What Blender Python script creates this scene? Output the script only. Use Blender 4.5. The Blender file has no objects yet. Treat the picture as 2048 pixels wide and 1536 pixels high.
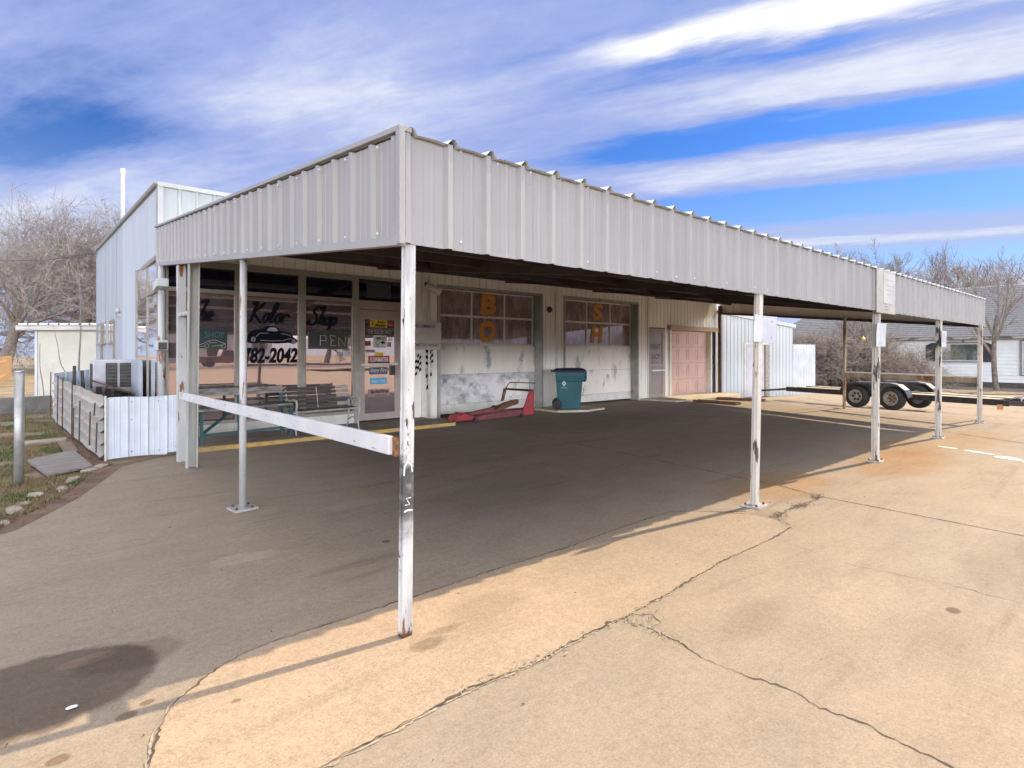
import bpy, math, random
from mathutils import Vector, Matrix, noise
R_ = math.radians
S = bpy.context.scene
COL = S.collection
# ------------------------------------------------------------------ camera, sky, sun, exposure
cam_d = bpy.data.cameras.new("camera"); cam = bpy.data.objects.new("camera", cam_d); COL.objects.link(cam)
cam.location = (-1.4645, -2.6075, 1.5)
cam.rotation_euler = (R_(90), 0, math.atan2(-0.6459, 0.7634))
cam_d.sensor_fit = 'HORIZONTAL'; cam_d.sensor_width = 36.0
cam_d.lens = 36.0 * 1110 / 2048; cam_d.shift_y = -63 / 2048
cam_d.clip_start = 0.05; cam_d.clip_end = 3000
S.camera = cam
S.render.resolution_x, S.render.resolution_y = 1024, 768
S.view_settings.view_transform = 'Standard'; S.view_settings.look = 'None'
S.view_settings.exposure = 1.5; S.view_settings.gamma = 1.0; S.view_settings.use_curve_mapping = False
S.cycles.max_bounces = 8; S.cycles.diffuse_bounces = 7; S.cycles.glossy_bounces = 4
S.cycles.use_adaptive_sampling = True; S.cycles.use_denoising = True

SUN_EL = R_(40); SUN_DIR = Vector((math.cos(SUN_EL) * .990, -math.cos(SUN_EL) * .139, math.sin(SUN_EL)))
sun_d = bpy.data.lights.new("sun", 'SUN'); sun_d.energy = 2.5; sun_d.angle = R_(0.6); sun_d.color = (1.0, .82, .58)
sun = bpy.data.objects.new("sun", sun_d); COL.objects.link(sun)
sun.rotation_euler = SUN_DIR.to_track_quat('Z', 'Y').to_euler()

world = bpy.data.worlds.new("World"); S.world = world; world.use_nodes = True


class NT:
    """small helper for building node trees"""
    def __init__(self, tree):
        self.t = tree; self.n = tree.nodes; self.l = tree.links

    def add(self, typ, **kw):
        x = self.n.new(typ)
        for k, v in kw.items():
            setattr(x, k, v)
        return x

    def put(self, sock, v):
        if hasattr(v, 'is_linked') or isinstance(v, bpy.types.NodeSocket):
            self.l.new(v, sock)
        else:
            if hasattr(sock, 'default_value'):
                if isinstance(v, (tuple, list)) and len(v) == 3 and sock.type == 'RGBA':
                    v = (*v, 1)
                sock.default_value = v

    def math(self, op, a, b=0.0, clamp=False):
        x = self.add('ShaderNodeMath', operation=op, use_clamp=clamp)
        self.put(x.inputs[0], a); self.put(x.inputs[1], b)
        return x.outputs[0]

    def mix(self, f, a, b, blend='MIX'):
        x = self.add('ShaderNodeMix', data_type='RGBA', blend_type=blend)
        self.put(x.inputs[0], f); self.put(x.inputs[6], a); self.put(x.inputs[7], b)
        return x.outputs[2]

    def ramp(self, v, lo, hi, a=0.0, b=1.0):
        x = self.add('ShaderNodeMapRange', interpolation_type='SMOOTHSTEP')
        self.put(x.inputs[0], v); self.put(x.inputs[1], lo); self.put(x.inputs[2], hi)
        self.put(x.inputs[3], a); self.put(x.inputs[4], b)
        return x.outputs[0]

    def noise(self, vec, scale, detail=4, rough=.55, dist=0.0):
        x = self.add('ShaderNodeTexNoise')
        if vec is not None: self.put(x.inputs['Vector'], vec)
        x.inputs['Scale'].default_value = scale; x.inputs['Detail'].default_value = detail
        x.inputs['Roughness'].default_value = rough; x.inputs['Distortion'].default_value = dist
        return x.outputs['Fac']

    def mapping(self, vec, loc=(0, 0, 0), rot=(0, 0, 0), scale=(1, 1, 1)):
        x = self.add('ShaderNodeMapping')
        self.put(x.inputs[0], vec); x.inputs[1].default_value = loc
        x.inputs[2].default_value = rot; x.inputs[3].default_value = scale
        return x.outputs[0]


def build_sky():
    w = NT(world.node_tree)
    bg = w.n['Background']
    sky = w.add('ShaderNodeTexSky', sky_type='NISHITA')
    sky.sun_disc = False; sky.sun_elevation = SUN_EL; sky.sun_rotation = R_(98)
    sky.air_density = 1.0; sky.dust_density = 0.4; sky.ozone_density = 3.0
    tc = w.add('ShaderNodeTexCoord').outputs['Generated']
    nv = w.add('ShaderNodeVectorMath', operation='NORMALIZE'); w.put(nv.inputs[0], tc)
    sep = w.add('ShaderNodeSeparateXYZ'); w.put(sep.inputs[0], nv.outputs[0])
    zz = w.math('ADD', w.math('MAXIMUM', sep.outputs[2], 0.02), 0.06)
    px = w.math('DIVIDE', sep.outputs[0], zz); py = w.math('DIVIDE', sep.outputs[1], zz)
    # a cloud deck seen from below; the streaks of cirrus run along u, v goes across them
    u = w.math('ADD', w.math('MULTIPLY', px, -.4343), w.math('MULTIPLY', py, .9007))
    v = w.math('ADD', w.math('MULTIPLY', px, .9007), w.math('MULTIPLY', py, .4343))
    uv = w.add('ShaderNodeCombineXYZ'); w.put(uv.inputs[0], u); w.put(uv.inputs[1], v); uv = uv.outputs[0]
    wa = w.math('SUBTRACT', w.noise(w.mapping(uv, loc=(2, 5, 0), scale=(.8, 1.6, 1)), 1.2, 4, .6), .5)
    wb = w.math('SUBTRACT', w.noise(w.mapping(uv, loc=(7, 1, 0), scale=(1.5, 5, 1)), 2.0, 6, .65), .5)
    vw = w.math('ADD', w.math('ADD', v, w.math('MULTIPLY', wa, .30)), w.math('MULTIPLY', wb, .16))
    uw = w.math('ADD', u, w.math('MULTIPLY', wa, .9))
    n1 = w.math('SUBTRACT', w.noise(w.mapping(uv, loc=(3.1, 1.7, 0), scale=(.55, 2.4, 1)), 1.4, 8, .62, .5), .5)
    n2 = w.math('SUBTRACT', w.noise(w.mapping(uv, loc=(1.1, 9.7, 0), scale=(1.1, 1.6, 1)), 5.0, 7, .65, .3), .5)
    dens = w.math('ADD', w.math('MULTIPLY', n1, .62), .48)
    # (v centre, half width, u from, u to, softness, amount)
    for (v0, wd, ua, ub, sf, amt) in [(1.64, .10, -1.5, .50, .22, .62), (1.79, .07, -.35, .62, .25, -.22), (2.02, .20, -3, .30, .7, .34), (2.36, .17, -3, .75, .35, -.52), (2.80, .30, -3, .60, .3, .34),
                                      (3.32, .42, -3, .80, .35, -.62), (4.25, .16, -3, .4, .4, .30), (5.0, .6, -6, 1.2, .6, -.42), (6.2, .5, -6, 2, .6, .25), (1.25, .26, 1.9, 3.3, .5, -.42), (1.62, .30, 2.3, 6, .5, .14), (1.5, .45, .85, 1.7, .45, .26), (.95, .30, .3, 2.2, .5, -.12), (2.3, 1.2, 3.0, 30, 1.0, .22), (1.5, .14, .45, .9, .3, -.14)]:
        dv = w.math('ABSOLUTE', w.math('SUBTRACT', vw, v0))
        m = w.math('MULTIPLY', w.ramp(dv, 0, wd * 1.5, 1, 0), w.ramp(uw, ua - sf, ua + sf))
        m = w.math('MULTIPLY', m, w.ramp(uw, ub - sf, ub + sf, 1, 0))
        dens = w.math('ADD', dens, w.math('MULTIPLY', m, amt))
    dens = w.math('ADD', dens, w.math('MULTIPLY', n2, .27))
    skyc = w.mix(1.0, sky.outputs[0], SKY_TINT, 'MULTIPLY')
    k = SKY_GAIN
    c = w.mix(w.ramp(dens, .06, .55), skyc, (.38 * k, .47 * k, .84 * k))
    c = w.mix(w.ramp(dens, .46, .93), c, (.84 * k, .87 * k, .99 * k))
    c = w.mix(w.ramp(dens, .84, 1.12), c, (1.12 * k, 1.12 * k, 1.12 * k))
    # paler air towards the horizon
    c = w.mix(w.ramp(sep.outputs[2], .02, .36, .55, 0), c, (.66 * k, .77 * k, .97 * k))
    # added fill: unseen sky behind the camera brightened low down to lift the shade
    dp = w.add('ShaderNodeVectorMath', operation='DOT_PRODUCT'); w.put(dp.inputs[0], nv.outputs[0]); dp.inputs[1].default_value = Vector((-.50, -.80, .33)).normalized()
    fb = w.ramp(dp.outputs['Value'], .05, .75)
    hz = BACK_GAIN
    low = w.math('ADD', w.ramp(sep.outputs[2], .10, .40, .40, .30), w.math('MULTIPLY', w.ramp(sep.outputs[2], .08, .26, 6.6, 0), w.ramp(sep.outputs[2], .02, .07)))
    vm = w.add('ShaderNodeVectorMath', operation='SCALE'); vm.inputs[0].default_value = (.94 * k * hz, .98 * k * hz, 1.10 * k * hz); w.put(vm.inputs[3], low)
    c = w.mix(fb, c, vm.outputs[0])
    # added fill: unseen sky high overhead brightened for the shaded ground
    c = w.mix(w.ramp(sep.outputs[2], .60, .82), c, (2.3 * k, 2.28 * k, 2.36 * k))
    w.put(bg.inputs[0], c); bg.inputs[1].default_value = 0.075


SKY_TINT = (.18, .365, .67); SKY_GAIN = 4.75; BACK_GAIN = 2.3
build_sky()

# ------------------------------------------------------------------ helpers
class MB:
    def __init__(self):
        self.v = []; self.f = []

    def poly(self, pts):
        b = len(self.v); self.v += [tuple(p) for p in pts]; self.f.append(tuple(range(b, b + len(pts))))

    def box(self, c, s, rot=None):
        x, y, z = s[0] / 2, s[1] / 2, s[2] / 2
        P = [Vector(q) for q in ((-x, -y, -z), (x, -y, -z), (x, y, -z), (-x, y, -z), (-x, -y, z), (x, -y, z), (x, y, z), (-x, y, z))]
        if rot is not None: P = [rot @ q for q in P]
        b = len(self.v); c = Vector(c)
        self.v += [tuple(c + q) for q in P]
        self.f += [tuple(b + i for i in q) for q in ((0, 3, 2, 1), (4, 5, 6, 7), (0, 1, 5, 4), (1, 2, 6, 5), (2, 3, 7, 6), (3, 0, 4, 7))]
        return self

    def bx(self, x0, x1, y0, y1, z0, z1):
        return self.box(((x0 + x1) / 2, (y0 + y1) / 2, (z0 + z1) / 2), (x1 - x0, y1 - y0, z1 - z0))

    def beam(self, a, b, w, h, up=(0, 0, 1)):
        a = Vector(a); b = Vector(b); d = b - a; L = d.length; d.normalize()
        u = Vector(up); s = d.cross(u)
        if s.length < 1e-4: s = d.cross(Vector((0, 1, 0)))
        s.normalize(); t = s.cross(d)
        return self.box((a + b) / 2, (w, L, h), Matrix((s, d, t)).transposed())

    def tube(self, pts, r, n=8, cap=True, flat=None):
        """tube along pts; r a number or list; flat=(normal, factor) squashes it along a normal"""
        pts = [Vector(p) for p in pts]; k = len(pts)
        rs = r if isinstance(r, (list, tuple)) else [r] * k
        base = len(self.v); prev = None
        for i, p in enumerate(pts):
            d = (pts[min(i + 1, k - 1)] - pts[max(i - 1, 0)])
            if d.length < 1e-9: d = Vector((0, 0, 1))
            d.normalize()
            if prev is None:
                a = d.cross(Vector((0, 0, 1)))
                if a.length < .05: a = d.cross(Vector((1, 0, 0)))
            else:
                a = prev - d * prev.dot(d)
                if a.length < 1e-5: a = d.orthogonal()
            a.normalize(); prev = a; b = d.cross(a)
            for j in range(n):
                t = 2 * math.pi * j / n
                o = (a * math.cos(t) + b * math.sin(t)) * rs[i]
                if flat:
                    nn, fa = flat; o = o - nn * (o.dot(nn) * (1 - fa))
                self.v.append(tuple(p + o))
        for i in range(k - 1):
            for j in range(n):
                q = base + i * n; j2 = (j + 1) % n
                self.f.append((q + j, q + j2, q + n + j2, q + n + j))
        if cap:
            self.f.append(tuple(base + j for j in reversed(range(n)))); self.f.append(tuple(base + (k - 1) * n + j for j in range(n)))
        return self

    def prism(self, poly, mapf, t0, t1):
        """poly in (u,v), extruded between offsets t0 and t1 by mapf(u,v,t)"""
        b = len(self.v); n = len(poly)
        self.v += [tuple(mapf(u, v, t0)) for u, v in poly] + [tuple(mapf(u, v, t1)) for u, v in poly]
        self.f.append(tuple(b + i for i in range(n))); self.f.append(tuple(b + n + i for i in reversed(range(n))))
        for i in range(n):
            j = (i + 1) % n; self.f.append((b + j, b + i, b + n + i, b + n + j))
        return self

    def lathe(self, c, axis, prof, n=20, cap=True):
        """prof: list of (distance along axis, radius)"""
        ax = Vector(axis).normalized(); a = ax.orthogonal().normalized(); bb = ax.cross(a); c = Vector(c)
        base = len(self.v)
        for (h, r) in prof:
            for j in range(n):
                t = 2 * math.pi * j / n
                self.v.append(tuple(c + ax * h + (a * math.cos(t) + bb * math.sin(t)) * r))
        for i in range(len(prof) - 1):
            for j in range(n):
                q = base + i * n; j2 = (j + 1) % n
                self.f.append((q + j, q + j2, q + n + j2, q + n + j))
        if cap: self.f.append(tuple(base + j for j in range(n))); self.f.append(tuple(base + (len(prof) - 1) * n + j for j in range(n)))
        return self

    def ribbed(self, prof, u0, u1, pitch, mapf, a, b, start=0.0):
        """folded sheet: prof [(u fraction of pitch in metres, offset)], swept between a(u) and b(u)"""
        us = []
        k = math.floor((u0 - start) / pitch) - 1
        while start + k * pitch < u1 + pitch:
            for (du, o) in prof: us.append((start + k * pitch + du, o))
            k += 1
        out = []
        for i in range(len(us) - 1):
            (ua, oa), (ub, ob) = us[i], us[i + 1]
            if ub <= u0 or ua >= u1 or ub - ua < 1e-9: continue
            if ua < u0: oa = oa + (ob - oa) * (u0 - ua) / (ub - ua); ua = u0
            if ub > u1: ob = oa + (ob - oa) * (u1 - ua) / (ub - ua); ub = u1
            if not out: out.append((ua, oa))
            out.append((ub, ob))
        base = len(self.v)
        for (u, o) in out:
            self.v.append(tuple(mapf(u, a(u) if callable(a) else a, o))); self.v.append(tuple(mapf(u, b(u) if callable(b) else b, o)))
        for i in range(len(out) - 1):
            q = base + 2 * i; self.f.append((q, q + 2, q + 3, q + 1))
        return self


ONLY_PARENT = {}


SPLIT = set('corner_trim roll_door_jamb stand corner_board crawl_vent anchor_bolt fascia_screw door_jamb end_channel header_beam purlin rafter prop_board fence_rail rail_bracket sheet_screw side_trim rim_slot eave_board mullion sign_tubes deck_runner'.split())


def pieces(mb):
    p = list(range(len(mb.v)))
    def find(i):
        while p[i] != i: p[i] = p[p[i]]; i = p[i]
        return i
    for f in mb.f:
        a = find(f[0])
        for i in f[1:]: p[find(i)] = a
    out = {}
    for f in mb.f: out.setdefault(find(f[0]), []).append(f)
    res = []
    for fs in out.values():
        q = MB(); m = {}
        for f in fs:
            for i in f:
                if i not in m: m[i] = len(q.v); q.v.append(mb.v[i])
            q.f.append(tuple(m[i] for i in f))
        res.append(q)
    return res


def link(name, mb, mat, parent=None, smooth=False, bevel=0):
    if name in SPLIT and parent is not None:
        ps = pieces(mb)
        if len(ps) > 1: return [link_one(name, q, mat, parent, smooth, bevel) for q in ps][0]
    return link_one(name, mb, mat, parent, smooth, bevel)


def link_one(name, mb, mat, parent=None, smooth=False, bevel=0):
    me = bpy.data.meshes.new(name)
    me.from_pydata(mb.v, [], mb.f); me.update()
    for m in (mat if isinstance(mat, (list, tuple)) else [mat]): me.materials.append(m)
    if smooth:
        me.polygons.foreach_set('use_smooth', [True] * len(me.polygons))
    o = bpy.data.objects.new(name, me); COL.objects.link(o)
    if parent is not None:
        o.parent = parent
        t = parent.location.copy(); p = parent.parent
        while p is not None: t += p.location; p = p.parent
        if parent.type == 'EMPTY': o.matrix_parent_inverse = Matrix.Translation(-t)
    if bevel:
        b = o.modifiers.new('bevel', 'BEVEL'); b.width = bevel; b.segments = 2; b.limit_method = 'ANGLE'
    return o


def tag(o, label=None, cat=None, group=None, kind=None):
    if label: o['label'] = label
    if cat: o['category'] = cat
    if group: o['group'] = group
    if kind: o['kind'] = kind
    return o


def thing(name, label, cat, loc=(0, 0, 0), group=None):
    o = bpy.data.objects.new(name, None); COL.objects.link(o); o.location = loc; o.empty_display_size = .2
    return tag(o, label, cat, group)


def copy_tree(o, parent=None):
    c = o.copy(); COL.objects.link(c)
    if parent is not None: c.parent = parent
    for ch in list(o.children): copy_tree(ch, c)
    return c


def smooth_path(pts, k=6):
    pts = [Vector((*p, 0)) if len(p) == 2 else Vector(p) for p in pts]
    if len(pts) < 3: return pts
    out = []
    for i in range(len(pts) - 1):
        p0 = pts[max(i - 1, 0)]; p1 = pts[i]; p2 = pts[i + 1]; p3 = pts[min(i + 2, len(pts) - 1)]
        for j in range(k):
            t = j / k
            out.append(.5 * ((2 * p1) + (p2 - p0) * t + (2 * p0 - 5 * p1 + 4 * p2 - p3) * t * t + (3 * p1 - p0 - 3 * p2 + p3) * t ** 3))
    out.append(pts[-1]); return out


def text_into(mb, body, u0, u1, v0, v1, mapf, shear=0.0, bold=0.0, t0=0.0, t1=.003, space=1.0):
    """built-in lettering fitted to the box u0..u1, v0..v1"""
    cu = bpy.data.curves.new('lettering', 'FONT'); cu.body = body; cu.size = 1; cu.shear = shear; cu.offset = bold
    cu.resolution_u = 4; cu.space_character = space
    ob = bpy.data.objects.new('lettering', cu); COL.objects.link(ob)
    dg = bpy.context.evaluated_depsgraph_get()
    me = bpy.data.meshes.new_from_object(ob.evaluated_get(dg))
    xs = [v.co.x for v in me.vertices]; ys = [v.co.y for v in me.vertices]
    ax, bx = min(xs), max(xs); ay, by = min(ys), max(ys)
    b = len(mb.v)
    for v in me.vertices:
        mb.v.append(tuple(mapf(u0 + (v.co.x - ax) / (bx - ax) * (u1 - u0), v0 + (v.co.y - ay) / max(by - ay, 1e-6) * (v1 - v0), t1)))
    for p in me.polygons: mb.f.append(tuple(b + i for i in p.vertices))
    bpy.data.objects.remove(ob); bpy.data.meshes.remove(me); bpy.data.curves.remove(cu)
    return mb


# ------------------------------------------------------------------ materials
def mat(name, c, c2=None, scale=4, rough=.6, metal=0.0, bump=0.0, bscale=60, stretch=(1, 1, 1), spots=None, spec=.5, lo=.35, hi=.65, fine=0.0):
    m = bpy.data.materials.new(name); m.use_nodes = True
    w = NT(m.node_tree); bs = w.n['Principled BSDF']
    tc = w.add('ShaderNodeTexCoord').outputs['Object']
    v = w.mapping(tc, scale=stretch) if stretch != (1, 1, 1) else tc
    col = (*c, 1)
    if c2:
        col = w.mix(w.ramp(w.noise(v, scale, 6, .6), lo, hi), c, c2)
    if fine:
        col = w.mix(w.math('MULTIPLY', w.noise(tc, 220, 2, .6), fine), col, (0, 0, 0), 'MIX')
    r = rough
    for sp in (spots or []):
        sc, ssc, th, sst = sp[:4]
        sv = w.mapping(tc, loc=(3.3, 1.1, 7.7), scale=sst)
        f = w.ramp(w.noise(sv, ssc, 7, .65), th, th + (sp[4] if len(sp) > 4 else .03))
        col = w.mix(f, col, sc)
    w.put(bs.inputs['Base Color'], col)
    bs.inputs['Roughness'].default_value = rough; bs.inputs['Metallic'].default_value = metal
    bs.inputs['Specular IOR Level'].default_value = spec
    if bump:
        bp = w.add('ShaderNodeBump'); bp.inputs['Strength'].default_value = bump; bp.inputs['Distance'].default_value = .01
        w.put(bp.inputs['Height'], w.noise(v, bscale, 5, .6)); w.put(bs.inputs['Normal'], bp.outputs[0])
    return m


def concrete_mat(name, ca, cb, cc, agg=.5, stains=(), toward=None):
    """weathered concrete: broad tint, blotches, aggregate, and the stains the slab carries"""
    m = bpy.data.materials.new(name); m.use_nodes = True
    w = NT(m.node_tree); bs = w.n['Principled BSDF']
    P = w.add('ShaderNodeNewGeometry').outputs['Position']
    n1 = w.noise(w.mapping(P, rot=(0, 0, .5), scale=(.6, 1, 1)), .55, 5, .6, .4)
    n2 = w.noise(w.mapping(P, rot=(0, 0, -.2), scale=(.5, 1.6, 1)), 2.2, 7, .68, .5)
    n3 = w.noise(P, 160, 3, .7); n4 = w.noise(P, 45, 4, .7)
    n5 = w.noise(w.mapping(P, rot=(0, 0, .25), scale=(.25, 2.2, 1)), 1.6, 6, .7, .8)
    col = w.mix(w.ramp(n1, .36, .64), ca, cb)
    col = w.mix(w.math('MULTIPLY', w.ramp(n2, .48, .74), .55), col, cc)
    col = w.mix(w.math('MULTIPLY', w.ramp(n5, .53, .70), .42), col, tuple(.62 * x for x in ca))
    col = w.mix(w.math('MULTIPLY', w.ramp(n5, .30, .42, 1, 0), .22), col, tuple(min(.7, 1.35 * x) for x in ca))
    if toward:      # the exposed strip wears back to plain grey concrete towards its east end
        sx = w.add('ShaderNodeSeparateXYZ'); w.put(sx.inputs[0], P)
        col = w.mix(w.ramp(w.math('ADD', sx.outputs[0], w.math('MULTIPLY', w.math('SUBTRACT', n2, .5), 3.0)), .2, 2.6), col, toward)
    # aggregate: light chips and dark pits
    col = w.mix(w.math('MULTIPLY', w.ramp(n3, .60, .72), agg), col, (.62, .54, .44))
    col = w.mix(w.math('MULTIPLY', w.ramp(n3, .40, .30), agg * 1.1), col, (.13, .10, .08))
    col = w.mix(w.math('MULTIPLY', w.ramp(n4, .56, .7), agg * .35), col, (.24, .19, .15))
    g1 = w.noise(P, 85, 5, .8); g2 = w.noise(w.mapping(P, loc=(5, 2, 0)), 24, 5, .75); g3 = w.noise(w.mapping(P, loc=(1, 8, 0), scale=(.7, 1, 1)), 3.0, 5, .65)
    gr = w.math('ADD', w.math('ADD', w.math('MULTIPLY', g1, 1.0), w.math('MULTIPLY', g2, .55)), w.math('MULTIPLY', g3, .35))
    grc = w.add('ShaderNodeCombineXYZ'); gm = w.ramp(gr, .62, 1.28, .70, 1.28)
    for q in range(3): w.put(grc.inputs[q], gm)
    col = w.mix(1.0, col, grc.outputs[0], 'MULTIPLY')
    sep = w.add('ShaderNodeSeparateXYZ'); w.put(sep.inputs[0], P)
    nd = w.math('SUBTRACT', w.noise(P, 3.2, 5, .6), .5); nd2 = w.math('SUBTRACT', w.noise(w.mapping(P, loc=(9, 4, 0)), 2.1, 5, .6), .5)
    rough = .92
    for (cx, cy, rx, ry, sc, amt, soft, dist) in stains:
        dx = w.math('DIVIDE', w.math('ADD', w.math('SUBTRACT', sep.outputs[0], cx), w.math('MULTIPLY', nd, dist)), rx)
        dy = w.math('DIVIDE', w.math('ADD', w.math('SUBTRACT', sep.outputs[1], cy), w.math('MULTIPLY', nd2, dist)), ry)
        rr = w.math('ADD', w.math('MULTIPLY', dx, dx), w.math('MULTIPLY', dy, dy))
        f = w.math('MULTIPLY', w.ramp(rr, 1.0 - soft, 1.0 + soft, 1, 0), amt)
        col = w.mix(f, col, sc, 'MULTIPLY')
    w.put(bs.inputs['Base Color'], col); bs.inputs['Roughness'].default_value = rough
    bs.inputs['Specular IOR Level'].default_value = .25
    bp = w.add('ShaderNodeBump'); bp.inputs['Strength'].default_value = .35; bp.inputs['Distance'].default_value = .006
    w.put(bp.inputs['Height'], w.math('ADD', w.math('MULTIPLY', n3, .6), n4)); w.put(bs.inputs['Normal'], bp.outputs[0])
    return m


def glass_mat(name, tint, fac, body, rough=.02, wav=0.0):
    """dark film-tinted window glass: mirror over a dark room"""
    m = bpy.data.materials.new(name); m.use_nodes = True
    w = NT(m.node_tree)
    for x in list(w.n):
        if x.type == 'BSDF_PRINCIPLED': w.n.remove(x)
    out = w.n['Material Output']
    g = w.add('ShaderNodeBsdfGlossy'); g.inputs[0].default_value = (*tint, 1); g.inputs['Roughness'].default_value = rough
    d = w.add('ShaderNodeBsdfDiffuse')
    tc = w.add('ShaderNodeTexCoord').outputs['Object']
    dust = w.noise(w.mapping(tc, scale=(1, 1, .35)), 6, 6, .7)
    w.put(d.inputs[0], w.mix(w.ramp(dust, .4, .75), body, tuple(min(1, x * 2.2 + .01) for x in body)))
    fr = w.add('ShaderNodeFresnel'); fr.inputs[0].default_value = 1.5
    f = w.math('ADD', fr.outputs[0], fac, True)
    mx = w.add('ShaderNodeMixShader'); w.put(mx.inputs[0], f); w.l.new(d.outputs[0], mx.inputs[1]); w.l.new(g.outputs[0], mx.inputs[2])
    w.l.new(mx.outputs[0], out.inputs[0])
    if wav:
        bp = w.add('ShaderNodeBump'); bp.inputs['Strength'].default_value = wav; bp.inputs['Distance'].default_value = .02
        w.put(bp.inputs['Height'], w.noise(tc, 2.5, 2, .5)); w.put(g.inputs['Normal'], bp.outputs[0])
    return m


RUST = (.20, .075, .025); DARKRUST = (.07, .035, .02)
SHEET = mat('ivory_sheet_metal', (.305, .294, .288), (.274, .265, .261), 1.3, .42, 0, .16, 2.2, (1, 1, .6), spec=.5, spots=[((.215, .205, .19), 5, .62, (1, 1, .10), .14), (RUST, 26, .70, (1, 1, .5), .03)])
SHEETW = mat('white_sheet_metal', (.53, .56, .57), (.47, .50, .52), 1.5, .4, 0, .02, 3, (1, 1, .4))
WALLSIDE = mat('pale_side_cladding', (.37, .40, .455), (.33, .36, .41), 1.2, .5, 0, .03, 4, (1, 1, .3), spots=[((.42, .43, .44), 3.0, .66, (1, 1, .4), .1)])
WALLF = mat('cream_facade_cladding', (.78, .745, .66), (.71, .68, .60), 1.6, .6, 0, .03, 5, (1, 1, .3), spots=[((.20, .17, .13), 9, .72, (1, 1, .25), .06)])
TRIM = mat('aged_white_trim', (.66, .63, .57), (.57, .54, .48), 5, .55, spots=[((.16, .12, .09), 14, .70, (1, 1, .4))])
FRAME = mat('greyed_window_frame', (.30, .27, .225), (.25, .225, .19), 6, .5, .2)
PAINTPOST = mat('chipped_white_post_paint', (.48, .48, .475), (.40, .395, .385), 4, .5, 0, .06, 40, (1, 1, .3), spots=[(RUST, 9, .59, (1, 1, .16), .03), (DARKRUST, 16, .64, (1, 1, .3), .02)])
POSTWORN = mat('worn_grey_post_paint', (.50, .47, .42), (.40, .37, .33), 4, .6, 0, .1, 40, (1, 1, .3), spots=[(RUST, 7, .55, (1, 1, .14), .05), ((.05, .045, .045), 10, .565, (1, 1, .22), .03)])
RAILP = mat('white_rail_paint', (.60, .60, .61), (.53, .53, .54), 3, .45, 0, .04, 20, spots=[((.10, .06, .04), 13, .65, (1, .5, 1.6), .015), ((.35, .33, .32), 7, .62, (1, .4, 1.2), .05)])
BROWN = mat('red_oxide_steel', (.060, .034, .034), (.036, .022, .024), 3, .6)
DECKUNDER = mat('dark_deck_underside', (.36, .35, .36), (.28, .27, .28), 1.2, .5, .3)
RUSTY = mat('rusted_steel', (.16, .07, .03), (.07, .04, .025), 8, .8, .2, .3, 60)
ORANGED = mat('dark_orange_rust', (.30, .13, .025), (.07, .04, .025), 30, .8, 0, .3, 60)
ORANGER = mat('orange_rust', (.42, .17, .03), (.16, .06, .02), 20, .8, 0, .3, 60)
BLACK = mat('black_vinyl_lettering', (.006, .006, .012), None, rough=.6, spec=.1)
GLASS = glass_mat('filmed_shop_glass', (.95, .76, .70), .50, (.125, .102, .112), .012, .02)
GLASSUP = glass_mat('dark_reflection_transom_glass', (.75, .75, .85), .10, (.006, .007, .014), .03)  # near-black body stands in for the dark soffit mirrored in the transoms
GLASSG = glass_mat('dusty_garage_glass', (.75, .60, .58), .11, (.21, .155, .155), .05, .03)
GLASSS = glass_mat('clear_side_glass', (.95, .93, .92), .55, (.03, .026, .022), .01, .04)
GLASSH = glass_mat('house_glass', (.9, .95, .95), .28, (.07, .09, .085), .03)
YELLOWP = mat('worn_yellow_kerb_paint', (.50, .31, .07), (.34, .24, .11), 7, .8, 0, .15, 60, spots=[((.26, .21, .15), 6, .60, (1, 1, 1), .06)])
KERBC = mat('kerb_concrete', (.26, .22, .18), (.18, .155, .13), 3, .9, 0, .2, 60)
SLABY = mat('pale_slab_concrete', (.47, .40, .28), (.36, .31, .22), 4, .9, 0, .2, 60)
DIRT = mat('red_brown_dirt', (.20, .125, .085), (.13, .085, .06), 3, .95, 0, .4, 30)
GREENT = mat('teal_painted_steel', (.012, .085, .085), (.02, .06, .06), 6, .5, spots=[(DARKRUST, 14, .66, (1, 1, 1))])
WOODG = mat('peeling_grey_white_wood', (.34, .31, .28), (.13, .11, .10), 7, .8, 0, .4, 60, (.5, 3, 3), spots=[((.55, .53, .50), 9, .60, (.4, 2, 2), .04)])
WOODD = mat('dark_weathered_wood', (.085, .07, .06), (.05, .042, .04), 8, .75, 0, .4, 60, (.4, 4, 4), spots=[((.33, .31, .28), 9, .68, (.4, 2, 2), .04)])
WOODL = mat('bleached_slat_wood', (.42, .39, .34), (.26, .23, .19), 8, .8, 0, .4, 60, (.4, 4, 4))
IRONW = mat('white_cast_iron', (.44, .43, .41), (.30, .28, .27), 20, .6, 0, .2, 60, spots=[(RUST, 22, .68, (1, 1, 1))])
TEAL = mat('teal_cart_plastic', (.004, .078, .095), (.003, .062, .080), 3, .42, 0, .03, 30, spots=[((.14, .20, .22), 5, .72, (1, 1, .6), .1)])
DARKLID = mat('dark_lid_plastic', (.016, .022, .045), (.012, .016, .03), 5, .45)
RUBBER = mat('black_rubber', (.016, .016, .018), (.026, .024, .024), 9, .75, 0, .1, 90)
WHITEV = mat('white_vinyl', (.70, .69, .66), None, rough=.5)
REDP = mat('red_jack_paint', (.33, .02, .025), (.20, .018, .02), 6, .45, 0, .05, 40, spots=[((.04, .02, .02), 9, .64, (1, 1, 1), .05)])
REDF = mat('faded_red_jack_paint', (.20, .04, .04), (.12, .03, .03), 7, .6, 0, .1, 40, spots=[((.05, .03, .03), 12, .60, (1, 1, 1), .05)])
BLKM = mat('black_steel', (.018, .018, .02), (.03, .028, .028), 9, .45, .3)
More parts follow.
